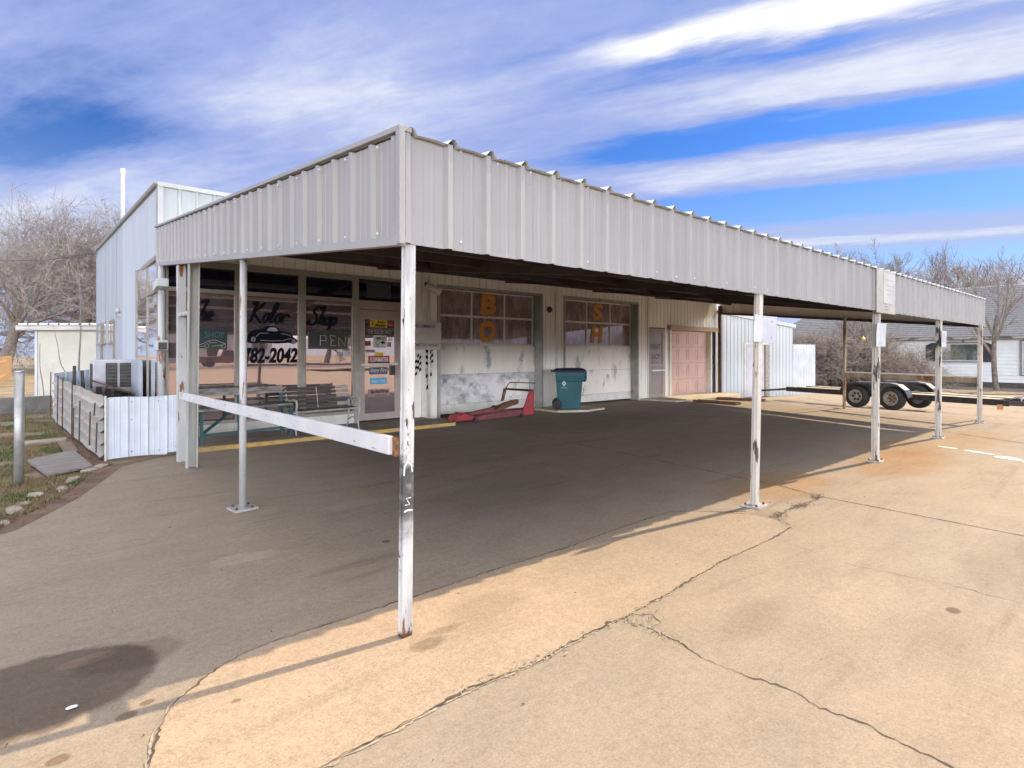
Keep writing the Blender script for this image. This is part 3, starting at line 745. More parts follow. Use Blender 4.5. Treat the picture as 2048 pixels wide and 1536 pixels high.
def storefront():
    """glazing bays of the shop window: frame, lower pane, transom pane, lettering"""
    edges = [(.10, 1.19), (1.27, 2.31), (2.38, 3.40)]
    scr = SCRIPT
    for bi, (a, b) in enumerate(edges):
        f = MB()
        f.bx(a - .0, a + .035, FY - .03, FY + .05, .25, 3.02); f.bx(b - .035, b, FY - .03, FY + .05, .25, 3.02)
        f.bx(a + .035, b - .035, FY - .03, FY + .05, 2.53, 2.60); f.bx(a + .035, b - .035, FY - .03, FY + .05, .25, .30); f.bx(a + .035, b - .035, FY - .03, FY + .05, 2.97, 3.02)
        fo = link('shop_window', f, FRAME, building)
        g = MB().bx(a + .03, b - .03, FY + .01, FY + .018, .28, 2.54); link('pane', g, GLASS, fo)
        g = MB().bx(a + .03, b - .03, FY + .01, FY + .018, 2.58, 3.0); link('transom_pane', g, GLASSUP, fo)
        lt = MB()
        for path in scr[bi]:
            lt.tube([fm(p.x, p.y, 0.004) for p in smooth_path(path, 6)], .025, 6, flat=(Vector((0, 1, 0)), .12))
        if bi == 1:
            text_into(lt, '782-2042', 1.29, 2.26, 1.30, 1.59, fm, .18, .035, t1=.004)
            hr = MB()
            zx = lambda q: (1.28 + (q[0] - 662) * .00149, 1.665 + (612 - q[1]) * .00170)
            body = [(668, 585), (672, 560), (705, 548), (735, 512), (760, 482), (805, 464), (872, 456), (918, 432), (958, 419), (1040, 425), (1078, 442), (1092, 470), (1180, 479), (1246, 498), (1268, 540), (1312, 566), (1322, 582), (1304, 600), (1270, 616), (1236, 604), (1200, 600), (1180, 604), (1090, 610), (850, 604), (820, 606), (790, 612), (745, 606), (700, 594)]
            hr.prism([zx(q) for q in body], fm, .001, .004)
            c = link('car_graphic', hr, BLACK, fo)
            hr = MB(); hr.prism([zx(q) for q in [(944, 472), (962, 446), (985, 436), (1030, 434), (1062, 446), (1080, 470), (1050, 477)]], fm, .004, .0055)
            for (cx, cy, r) in ((787, 566, 24), (1272, 588, 20)):
                for rr in (r, r * .5):
                    hr.tube([fm(*zx((cx + rr * math.cos(t * .5236), cy + rr * math.sin(t * .5236))), .005) for t in range(13)], .006, 4, flat=(Vector((0, 1, 0)), .2))
            for q in ([(820, 540), (860, 500), (960, 500)], [(870, 578), (1000, 582), (1120, 578)], [(1110, 500), (1180, 506), (1240, 530)], [(1130, 580), (1200, 560), (1260, 556)]):
                hr.tube([fm(*zx(p), .005) for p in q], .005, 4, flat=(Vector((0, 1, 0)), .2))
            link('car_graphic_detail', hr, INK, fo)  # pale window, wheel and trim lines of the printed car
        link('lettering', lt, BLACK, fo)
        if bi == 2:   # lit-out window sign
            sg = MB().bx(2.47, 3.26, FY - .012, FY - .002, 1.57, 1.90); so = link('tube_sign', sg, DARKSIGN, fo)
            sg = MB()
            for pth in ([(.0, 0), (.0, .20), (.10, .20), (.11, .10), (.0, .10)], [(.29, .19), (.18, .21), (.21, .11), (.28, .11), (.21, .1), (.20, .0), (.31, .0)], [(.36, -.02), (.35, .17), (.48, .0), (.49, .18)]):
                sg.tube([fm(2.70 + p[0] * 1.05, 1.635 + p[1] * 1.0, .016) for p in pth], .007, 5)
            link('sign_tubes', sg, TUBEOFF, so)
            sg = MB().tube([fm(2.60 + .065 * math.cos(t * .5236), 1.735 + .10 * math.sin(t * .5236), .014) for t in range(13)], .003, 4)
            link('sign_tubes', sg, DARKLID, so)
            st = MB().bx(3.17, 3.28, FY - .004, FY + .0, 1.42, 1.53); link('paper_notice', st, PAPER, fo)
        if bi == 0:
            sg = MB().bx(.40, 1.03, FY - .012, FY - .002, 1.57, 1.91); so = link('tube_sign', sg, DARKSIGNG, fo)
            sg = MB()
            text_into(sg, 'SHOP', .68, .98, 1.76, 1.86, lambda u, v, t: fm(u, v, .016), 0, -.012)
            text_into(sg, 'D', .47, .53, 1.74, 1.83, lambda u, v, t: fm(u, v, .016), 0, -.012)
            link('sign_tubes', sg, TUBEBLUE, so)
            sg = MB()
            for pth in ([(.56, 1.62), (.66, 1.66), (.74, 1.70), (.84, 1.715), (.93, 1.68), (1.0, 1.655)], [(.58, 1.59), (.64, 1.61), (.7, 1.60)], [(.78, 1.61), (.9, 1.625), (.96, 1.62)], [(.74, 1.70), (.76, 1.67), (.86, 1.675)]):
                sg.tube([fm(p.x, p.y, .016) for p in smooth_path(pth, 4)], .005, 5)
            for cx in (.71, .97): sg.tube([fm(cx + .035 * math.cos(t * .5236), 1.615 + .035 * math.sin(t * .5236), .016) for t in range(13)], .004, 5)
            link('sign_tubes', sg, TUBEOFF, so)
    mb = MB()
    mb.bx(1.19, 1.27, FY - .04, FY + .05, .25, 3.08); mb.bx(2.31, 2.38, FY - .04, FY + .05, .25, 3.08); mb.bx(3.40, 3.49, FY - .04, FY + .05, .05, 3.08); mb.bx(4.48, 4.58, FY - .04, FY + .05, .05, 3.08)
    for (a, b) in edges + [(3.49, 4.48)]: mb.bx(a, b, FY - .04, FY + .05, 3.02, 3.08)
    link('mullion', mb, FRAME, building)
    # entry door bay
    f = MB(); f.bx(3.49, 4.48, FY - .03, FY + .05, 2.40, 2.58); f.bx(3.49, 3.52, FY - .03, FY + .05, .08, 2.40); f.bx(4.45, 4.48, FY - .03, FY + .05, .08, 2.40)
    fo = link('transom_light', f, TRIM2, building)
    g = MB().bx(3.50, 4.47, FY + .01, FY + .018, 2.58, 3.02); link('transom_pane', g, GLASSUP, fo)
    g = MB().bx(3.68, 4.24, FY + .003, FY + .008, 2.64, 2.95); link('paper_notice', g, mat('blue_grey_card', (.03, .042, .055), None, rough=.5), fo)
    d = MB(); d.bx(3.525, 3.63, FY - .02, FY + .03, .09, 2.39); d.bx(4.33, 4.445, FY - .02, FY + .03, .09, 2.39); d.bx(3.63, 4.33, FY - .02, FY + .03, 2.19, 2.39); d.bx(3.63, 4.33, FY - .02, FY + .03, .09, .23)
    do = link('entry_door', d, TRIM2, building)
    g = MB().bx(3.62, 4.34, FY + .004, FY + .012, .22, 2.20); link('pane', g, GLASS, do)
    h = MB().tube([fm(3.56, 1.245, .03), fm(3.58, 1.245, .08), fm(4.36, 1.245, .08), fm(4.38, 1.245, .03)], .016, 6); h.bx(3.60, 4.36, FY - .085, FY - .07, 1.235, 1.275)
    link('push_bar', h, TRIM, do)
    h = MB().bx(4.22, 4.31, FY - .05, FY + .0, 1.02, 1.22); link('door_lock', h, BLKM, do)

    def decal(name, x0, x1, z0, z1, m, txts):
        b = MB().bx(x0, x1, FY - .003, FY + .003, z0, z1); bo = link(name, b, m, do)
        for (s, a, bb, c, dd, mm, sh, bold) in txts:
            t = MB(); text_into(t, s, a, bb, c, dd, fm, sh, bold, t1=.0055); link('lettering', t, mm, bo)
    YD = mat('yellow_decal', (.60, .43, .03), (.5, .36, .03), 8, .5); RD = mat('red_decal', (.34, .025, .03), None, rough=.5); BD = mat('navy_decal', (.02, .03, .07), (.05, .06, .10), 20, .5)
    SB = mat('sky_blue_decal', (.06, .28, .46), (.08, .32, .5), 10, .5); PK = mat('dull_pink_decal', (.26, .17, .15), None, rough=.6); WD = mat('white_decal', (.60, .58, .54), (.5, .48, .45), 9, .6); FW = mat('faint_white_lettering', (.36, .32, .31), None, rough=.6)
    decal('decal', 3.76, 4.15, 2.03, 2.19, YD, [('Auto', 3.90, 4.10, 2.11, 2.18, BLACK, .3, .03), ('Meter', 3.86, 4.13, 2.04, 2.11, BLACK, .3, .03), ('L', 3.79, 3.84, 2.08, 2.17, BLACK, .2, .04)])
    decal('decal', 4.17, 4.30, 2.06, 2.16, RD, [('OIL', 4.19, 4.28, 2.08, 2.10, WD, 0, .02)])
    t = MB(); text_into(t, 'THE KOLOR SHOP', 3.71, 4.25, 1.89, 1.98, fm, 0, .0, t1=.004); text_into(t, '2042', 4.17, 4.28, 1.75, 1.82, fm, 0, 0, t1=.004); link('lettering', t, FW, do)
    decal('decal', 3.83, 4.14, 1.60, 1.86, WD, [('SMILE!', 3.88, 4.09, 1.77, 1.83, BLACK, 0, .02)])
    t = MB(); t.tube([fm(3.925 + .04 * math.cos(k * .449), 1.70 + .045 * math.sin(k * .449), .006) for k in range(15)], .004, 4); t.tube([fm(3.905, 1.69, .006), fm(3.925, 1.675, .006), fm(3.945, 1.69, .006)], .003, 4)
    t.prism([(3.99, 1.72), (4.03, 1.74), (4.08, 1.74), (4.10, 1.68), (4.06, 1.70), (4.04, 1.67), (4.01, 1.70)], fm, .003, .006); link('decal_drawing', t, BLACK, do)
    t = MB(); text_into(t, 'YOU ARE ON CAMERA', 3.86, 4.11, 1.615, 1.64, fm, 0, 0, t1=.006); link('lettering', t, INK, do)
    decal('decal', 3.63, 3.77, 1.64, 1.74, RD, []); decal('decal', 3.87, 4.06, 1.43, 1.50, YD, []); decal('decal', 3.66, 3.86, 1.50, 1.56, PK, []); decal('decal', 4.16, 4.24, 1.62, 1.72, PK, [])
    decal('decal', 3.72, 4.20, 1.285, 1.43, RD, []); t = MB(); text_into(t, 'FLOWMASTER', 3.75, 4.17, 1.30, 1.40, fm, .15, .03, t1=.006); link('lettering', t, WD, do)
    t = MB().bx(3.715, 4.205, FY - .0045, FY - .0031, 1.27, 1.305); link('decal_band', t, BLACK, do)
    decal('decal', 3.74, 4.15, 1.04, 1.19, BD, [('Snow Fire', 3.76, 4.13, 1.09, 1.17, WD, .3, .01), ('PERFORMANCE', 3.80, 4.09, 1.055, 1.08, INK, 0, 0)])
    decal('decal', 3.76, 4.14, .83, .97, SB, [('Power-Tank', 3.79, 4.11, .865, .935, WD, .3, .0)])
    decal('decal', 3.72, 4.20, .57, .73, PK, [('SplitFire', 3.75, 4.17, .625, .715, BLACK, .3, .03), ('SPARK PLUGS', 3.87, 4.12, .585, .61, BLACK, .0, .02)])


DARKSIGN = mat('sign_box_black', (.03, .03, .034), (.045, .04, .045), 4, .35); DARKSIGNG = mat('sign_box_green_black', (.025, .045, .05), (.03, .055, .06), 4, .3)
TUBEOFF = mat('unlit_tube_cream', (.42, .38, .27), (.5, .48, .42), 3, .4); TUBEBLUE = mat('unlit_tube_blue', (.10, .22, .25), None, rough=.4)
TRIM2 = mat('pinkish_door_frame', (.34, .275, .24), (.29, .24, .21), 4, .55)


def sc(paths, x0, z0, k, sh=.35):
    return [[(x0 + (p[0] + sh * p[1]) * k, z0 + p[1] * k) for p in q] for q in paths]


_h = [[(0, 1.1), (.12, 1.25), (.10, .9), (.0, 0), (.05, .4), (.22, .52), (.28, .35), (.25, .05), (.38, .02)]]
_e = [[(0, .22), (.2, .28), (.22, .48), (.08, .5), (.0, .25), (.1, .0), (.3, .08)]]
_o = [[(.25, .5), (.08, .48), (.0, .2), (.12, .0), (.26, .1), (.28, .4), (.22, .52), (.36, .46)]]
_l = [[(0, .1), (.18, .9), (.14, 1.2), (.03, 1.0), (.02, .2), (.1, 0), (.22, .1)]]
_r = [[(.0, .0), (.03, .25), (.06, .52), (.10, .40), (.22, .50), (.33, .46), (.34, .36)]]
_K = [[(.12, 0), (.16, .6), (.2, 1.15)], [(-.05, 1.05), (.1, 1.2), (.24, 1.18)], [(.62, 1.2), (.45, .9), (.2, .6), (.4, .3), (.72, -.05)]]
_S = [[(.55, .95), (.45, 1.18), (.2, 1.15), (.08, .9), (.3, .62), (.42, .3), (.28, 0), (0, .02), (-.12, .15), (.02, .25)]]
_p = [[(.06, .5), (.03, .1), (-.04, -.4)], [(.05, .35), (.18, .52), (.3, .42), (.28, .1), (.12, .0), (.04, .08)], [(.28, .12), (.4, .15)]]
_T = [[(.25, 1.1), (.22, .5), (.15, 0), (.0, .05)], [(-.1, 1.0), (.05, 1.2), (.35, 1.12), (.6, 1.2)]]


def word(parts, x0, z0, k, sh=.32):
    out = []; x = 0
    for paths, adv in parts:
        out += sc([[(p[0] + x, p[1]) for p in q] for q in paths], x0, z0, k, sh); x += adv
    return out


SCRIPT = [word([(_T, .55), (_h, .42), (_e, .4)], .43, 2.06, .275), word([(_K, .82), (_o, .42), (_l, .28), (_o, .42), (_r, .4)], 1.37, 2.06, .30), word([(_S, .62), (_h, .44), (_o, .42), (_p, .4)], 2.48, 2.05, .285)]
storefront()


JAMB = mat('shade_grey_door_jamb', (.34, .325, .30), (.27, .26, .24), 3, .6, spots=[((.15, .14, .13), 6, .62, (1, 1, .3), .06)])  # jamb grey darkened to hold the shade of the door recess


def garage_door(x0, x1, ztop, letters, cols, lx0, seed):
    """sectional door standing .27 m inside the opening"""
    D = .27
    def dm(u, v, t): return (u, FY + D - t, v)
    fr = MB()
    fr.bx(x0 - .02, x0 + .05, FY - .02, FY + D + .03, 0, ztop + .03); fr.bx(x1 - .03, x1 + .03, FY - .02, FY + D + .03, 0, ztop + .03); fr.bx(x0 + .05, x1 - .03, FY - .015, FY + D + .03, ztop - .03, ztop + .03)
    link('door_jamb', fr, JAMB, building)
    a = x0 + .05; b = x1 - .03
    d = MB()
    za, zb, zc = 1.70, 2.38, 3.00
    w = .04
    c = cols
    for x in c: d.bx(x - w / 2, x + w / 2, FY + D - .02, FY + D + .03, za - .03, zc)
    for i, z in enumerate((za - .015, zb, zc)):
        for p, q in zip(c, c[1:]): d.bx(p + w / 2, q - w / 2, FY + D - .02, FY + D + .03, z - .025, z + .025)
    do = link('garage_door', d, TRIM, building)
    g = MB().bx(a, b, FY + D + .008, FY + D + .014, za, zc); link('pane', g, GLASSG, do)
    p = MB().bx(a, b, FY + D - .012, FY + D + .03, .98, 1.66); link('door_panel', p, PANELC, do)
    p = MB().bx(a, b, FY + D - .010, FY + D + .03, .27, .972); link('door_panel', p, PRIMER if seed == 1 else PANELC, do)
    p = MB().bx(a, b, FY + D - .004, FY + D + .03, .10, .262)
    for k in range(1, 4): x = a + (b - a) * k / 4; p.bx(x - .012, x + .012, FY + D - .012, FY + D - .004, .10, .262)
    p.bx(a, b, FY + D - .03, FY + D + .03, .05, .10)
    link('door_panel', p, TRIM, do)
    lt = MB()
    for (s, u0, u1, v0, v1) in letters: text_into(lt, s, u0, u1, v0, v1, dm, .12, .05, t1=.012)
    link('lettering', lt, ORANGEL, do)
    if seed == 1:
        p = MB().bx(7.62, 8.45, FY + D - .0125, FY + D - .0105, .38, .80); link('patch_panel', p, PANELC, do)


garage_door(5.43, 8.68, 3.03, [('B', 6.82, 7.33, 2.45, 2.96), ('O', 6.79, 7.30, 1.74, 2.30)], [5.50, 6.56, 7.60, 8.58], 0, 1)
garage_door(9.51, 12.82, 3.04, [('S', 10.98, 11.45, 2.47, 2.96), ('H', 10.90, 11.46, 1.78, 2.30)], [9.58, 10.72, 11.78, 12.76], 0, 2)


def right_doors():
    d = MB(); d.bx(13.36, 13.44, FY - .02, FY + .05, 0, 2.28); d.bx(14.10, 14.26, FY - .02, FY + .05, 0, 2.28); d.bx(13.44, 14.10, FY - .02, FY + .05, 2.14, 2.28); d.bx(13.44, 14.10, FY - .02, FY + .05, 0, .16); d.bx(13.44, 14.10, FY - .02, FY + .05, 1.05, 1.12)
    do = link('side_entry_door', d, TRIM2, building)
    g = MB().bx(13.42, 14.12, FY + .005, FY + .012, .15, 2.16); link('pane', g, mat('film_covered_glass', (.27, .22, .205), (.22, .18, .17), 2, .35), do)
    t = MB(); text_into(t, 'PAINT', 13.47, 14.00, 1.60, 1.78, fm, 0, .03, t1=.0); text_into(t, 'SHOP', 13.51, 13.98, 1.28, 1.46, fm, 0, .03, t1=.0)
    t.bx(13.53, 13.68, FY - .001, FY + .001, 1.16, 1.19); t.bx(13.76, 13.92, FY - .001, FY + .001, 1.16, 1.19)
    link('lettering', t, mat('grey_lettering', (.10, .085, .085), None, rough=.6), do)
    t = MB().bx(13.5, 14.16, FY - .06, FY - .03, .90, .94); link('push_bar', t, WHITEV, do)
    f = MB(); f.bx(14.47, 14.56, FY - .06, FY + .16, -.02, 2.25); f.bx(17.02, 17.12, FY - .06, FY + .16, -.02, 2.25)
    link('roll_door_jamb', f, TRIM, building)
    f = MB().bx(14.40, 17.44, FY - .14, FY + .1, 2.25, 2.40); link('roll_door_header', f, mat('bare_pine_header', (.48, .35, .24), (.38, .26, .17), 3, .8, 0, .2, 30, (.4, 3, 3)), building)
    D = .12
    def dm(u, v, t): return (u, FY + D - t, v)
    p = MB()
    for k in range(4):
        z0 = .03 + k * .555; p.bx(14.56, 17.02, FY + D, FY + D + .03, z0, z0 + .548)
        for j in range(4):
            xa = 14.64 + j * .6; za, zb = z0 + .09, z0 + .46
            for (u0, u1, v0, v1) in ((xa, xa + .5, za, za + .02), (xa, xa + .5, zb, zb + .02), (xa, xa + .02, za + .02, zb), (xa + .48, xa + .5, za + .02, zb)): p.bx(u0, u1, FY + D - .010, FY + D, v0, v1)
    link('roll_up_door', p, PINKD, building)
    p = MB().bx(17.22, 17.30, FY - .06, FY - .02, 1.1, 1.42); link('door_operator', p, BLKM, building)
    s = MB(); s.prism([(12.9, 8.13), (13.15, 6.98), (16.0, 6.75), (17.35, 7.12), (17.45, 8.13)], lambda u, v, t: (u, v, t), -.2, .045)
    tag(link('entry_slab', s, SLABY), 'pale raised concrete slab before the roll up door', None, None, 'structure')
    k = MB(); k.prism([(.10, 8.14), (.22, 6.78), (5.02, 6.86), (5.02, 8.14)], lambda u, v, t: (u, v, t), -.1, .06)
    tag(link('raised_kerb', k, KERBC), 'grey concrete kerb walk before the shop windows', None, None, 'structure')
    k = MB(); k.prism([(.20, 6.775), (5.025, 6.855), (5.025, 6.95), (.20, 6.87)], lambda u, v, t: (u, v, t), -.1, .064)
    tag(link('yellow_kerb_edge', k, YELLOWP), 'worn yellow painted kerb edge', None, None, 'structure')
    k = MB(); k.prism([(8.30, 8.14), (8.34, 7.22), (9.05, 6.86), (9.85, 6.98), (9.7, 8.14)], lambda u, v, t: (u, v, t), -.1, .05)
    tag(link('bin_slab', k, SLABY), 'small slab under the refuse cart', None, None, 'structure')


right_doors()


# ------------------------------------------------------------------ canopy
def canopy():
    c = thing('metal_canopy', 'large shed roofed canopy with ribbed ivory fascia on white posts over the forecourt', 'canopy', (0, 0, 0))
    XE = 14.25
    SL = .1106
    def skew(u): return max(0.0, (u - 13.95) / .46)        # how far back the slanting east end starts
    # roof deck sheets, seen end-on along the front edge
    RB = [(0, 0), (.030, .034), (.052, .034), (.082, 0), (.14, .004), (.20, .004)]
    d = MB().ribbed(RB, -.05, 17.5, PITCH, lambda u, v, t: (u, v, 2.642 + SL * v + t), lambda u: -.075 + (skew(u) if u > XE else 0), FY - .04, -.045)
    link('roof_deck', d, SHEETW, c)
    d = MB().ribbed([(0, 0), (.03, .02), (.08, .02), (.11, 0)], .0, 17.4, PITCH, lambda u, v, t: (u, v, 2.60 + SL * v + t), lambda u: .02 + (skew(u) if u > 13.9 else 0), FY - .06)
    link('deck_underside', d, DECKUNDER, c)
    # front fascia
    f = MB().ribbed(RIB, -.03, XE, PITCH, lambda u, v, t: (u, -.03 - t, v), 2.07, 2.642, -.045)
    r = random.Random(3)
    link('front_fascia', f, SHEET, c)
    s = MB()
    for k in range(1, 55):
        for z in (2.12, 2.63):
            if r.random() < .52: s.lathe((k * PITCH + .07, -.031, z + r.uniform(-.01, .01)), (0, -1, 0), [(0, .009), (.006, .008), (.009, .003)], 8)
    for k in range(19):
        y = .18 + k * .42
        for zz in (2.13, 2.60): s.lathe((-.066, y, zz + .106 * y), (-1, 0, 0), [(0, .009), (.006, .008), (.009, .003)], 8)
    link('fascia_screw', s, SHEETW, c)
    # west side fascia
    RW = [(0, 0), (.012, .026), (.040, .026), (.052, 0), (.12, 0), (.126, .003), (.138, .003), (.144, 0), (.19, 0), (.196, .003), (.208, .003), (.214, 0)]
    f = MB().ribbed(RW, -.03, FY - .03, PITCH, lambda u, v, t: (-.035 - t, u, v), lambda u: 2.07 + .106 * u, lambda u: 2.635 + SL * u)
    link('west_fascia', f, SHEET, c)
    t = MB(); t.prism([(-.04, 2.055), (-.04, 2.10), (FY - .03, 2.10 + .106 * (FY - .03)), (FY - .03, 2.055 + .106 * (FY - .03))], lambda u, v, q: (-.066 + q, u, v), 0, .05)
    t.prism([(-.07, 2.642), (-.07, 2.668), (FY - .03, 2.668 + SL * FY), (FY - .03, 2.642 + SL * FY)], lambda u, v, q: (-.070 + q, u, v), 0, .07)
    t.bx(-.072, -.038, -.072, -.062, 2.06, 2.664); t.bx(-.072, -.064, -.062, -.03, 2.06, 2.66)
    link('fascia_trim', t, SHEET, c)
    # east end fascia on the slant, its inner face showing under the roof
    ea = Vector((XE, -.02, 0)); eb = Vector((17.55, 8.02, 0)); L = (eb - ea).length; e = (eb - ea) / L; en = Vector((e.y, -e.x, 0))
    def em(u, v, q): p = ea + e * u + en * q; return (p.x, p.y, v)
    f = MB().ribbed(GROOVE, 0, L, .4, lambda u, v, q: em(u, v, q), lambda u: 2.07 + .098 * u, lambda u: 2.66 + SL * u * e.y)
    link('east_fascia', f, WALLF, c)
    b = MB(); b.beam(em(0, 2.08, -.06), em(L, 2.08 + .098 * L, -.06), .10, .07); b.beam(em(0.1, 2.56, -.06), em(L, 2.56 + .1 * L, -.06), .08, .06)
    link('end_channel', b, BROWN, c)
    # steel: front header, purlins, rafters
    b = MB(); b.bx(-.02, XE - .02, .01, .09, 2.14, 2.30); b.bx(-.02, XE - .02, .01, .05, 2.42, 2.58)
    link('header_beam', b, BROWN, c)
    b = MB()
    for y in (1.5, 3.0, 4.5, 6.0, 7.4):
        x1 = 13.95 + .46 * y - .15; b.bx(-.01, x1, y, y + .06, 2.36 + SL * y, 2.56 + SL * y)
    link('purlin', b, BROWN, c)
    b = MB()
    for x in (.04, 3.9, 7.36, 10.6, 13.6): b.beam((x, .10, 2.30 + .106 * .1), (x, FY - .12, 2.46 + .106 * FY), .08, .18)
    link('rafter', b, BROWN, c)
    b = MB().bx(.02, 17.4, FY - .11, FY - .06, 3.30, 3.46); link('ledger_beam', b, BROWN, c)
    # posts
    def square_post(x, xt, y, zt, wx, wy, m, plate):
        p = MB(); sec = [(-wx, -wy), (wx, -wy), (wx, wy), (-wx, wy)]
        b0 = len(p.v)
        for (z, cx) in ((0.004, x), (zt, xt)):
            for (a, q) in sec: p.v.append((cx + a, y + q, z))
        p.f += [(b0, b0 + 1, b0 + 5, b0 + 4), (b0 + 1, b0 + 2, b0 + 6, b0 + 5), (b0 + 2, b0 + 3, b0 + 7, b0 + 6), (b0 + 3, b0, b0 + 4, b0 + 7), (b0 + 3, b0 + 2, b0 + 1, b0)]
        # seam strip where two channels meet
        p.beam((x - wx - .003, y, .02), (xt - wx - .003, y, zt), .012, .012, (0, 1, 0))
        o = link('post', p, m, c, bevel=.004)
        if plate:
            q = MB().box((x, y, .010), (.20, .17, .018), Matrix.Rotation(.08, 3, 'Z')); link('base_plate', q, IRONW, o)
            q = MB()
            for a in (-.07, .07):
                for bb in (-.055, .055): q.lathe((x + a, y + bb, .019), (0, 0, 1), [(0, .012), (.012, .012), (.02, .006)], 6)
            link('anchor_bolt', q, RUSTY, o)
        return o
    p0 = square_post(0, .022, 0, 2.075, .031, .024, POSTSPRAY, False)
    q = MB(); q.tube([(-.022, -.0275, .855), (-.018, -.0285, .905), (0.0, -.0285, .925), (.022, -.0285, .905), (.027, -.0275, .87)], .004, 5); q.tube([(-.02, -.0285, .665), (.0, -.0285, .672), (.026, -.0285, .668)], .005, 5); q.tube([(-.015, -.028, .70), (.012, -.028, .70), (-.008, -.028, .735), (.02, -.028, .735)], .0025, 4)
    link('spray_mark', q, WHITEV, p0)
    square_post(3.84, 3.93, 0, 2.075, .036, .030, POSTWORN, True)
    square_post(7.30, 7.36, 0, 2.075, .042, .040, POSTWORN, True)
    square_post(10.54, 10.60, 0, 2.075, .042, .040, POSTWORN, True)
    square_post(13.80, 13.87, -.01, 2.075, .042, .040, POSTWORN, True)
    square_post(14.55, 14.60, .12, 2.10, .03, .03, POSTWORN, False)
    square_post(14.95, 15.0, 3.0, 2.45, .032, .032, RUSTYPOST, False)
    p = MB().tube([(0, 3.12, .0), (0, 3.085, 2.42)], .033, 16); o = link('post', p, PAINTPOST, c, True)
    q = MB().box((0, 3.12, .010), (.21, .21, .018), Matrix.Rotation(.15, 3, 'Z')); link('base_plate', q, IRONW, o)
    q = MB()
    for a in (-.07, .07):
        for bb in (-.07, .07): q.lathe((a, 3.12 + bb, .019), (0, 0, 1), [(0, .012), (.012, .012), (.02, .006)], 6)
    link('anchor_bolt', q, RUSTY, o)
    # channel post by the shop corner: web and two flanges
    p = MB()
    for (dx, dy, wx, wy) in ((-.055, 0, .014, .10), (.055, 0, .014, .10), (0, .035, .096, .012)):
        p.beam((dx + .02, 5.62 + dy, .0), (dx + .035, 5.55 + dy, 2.66), wx, wy, (0, 1, 0))
    link('post', p, POSTWORN2, c)
    p = MB().bx(-.05, .05, 6.14, 6.26, .0, 2.70); link('post', p, PAINTPOST, c)
    b = MB().beam((-.02, 6.15, 2.02), (-.02, 5.6, 2.01), .05, .05); link('cross_piece', b, PAINTPOST, c)
    # vehicle rails
    b = MB().beam((-.066, 5.86, .93), (-.062, .037, 1.010), .03, .098); link('rail', b, RAILP, c, bevel=.006)
    b = MB().bx(-.056, -.036, .0, .034, .955, 1.055); link('rail_bracket', b, ORANGED, c)
    b = MB().beam((14.95, 2.96, .90), (13.87, .02, .90), .07, .11); link('rail', b, RUSTYPOST, c)
    b = MB().beam((14.95, 2.96, .975), (13.87, .02, .975), .075, .03); link('rail', b, TRIM, c)
    return c


RUSTYPOST = mat('rust_streaked_post', (.36, .31, .22), (.26, .20, .13), 4, .7, 0, .1, 40, (1, 1, .3), spots=[(RUST, 5, .54, (1, 1, .2), .08)])
POSTWORN2 = mat('peeling_channel_paint', (.42, .415, .38), (.34, .335, .305), 3, .6, 0, .1, 40, (1, 1, .3), spots=[((.10, .09, .08), 6, .63, (1, 1, .2), .04), (RUST, 8, .68, (1, 1, .2), .03)])
canopy()


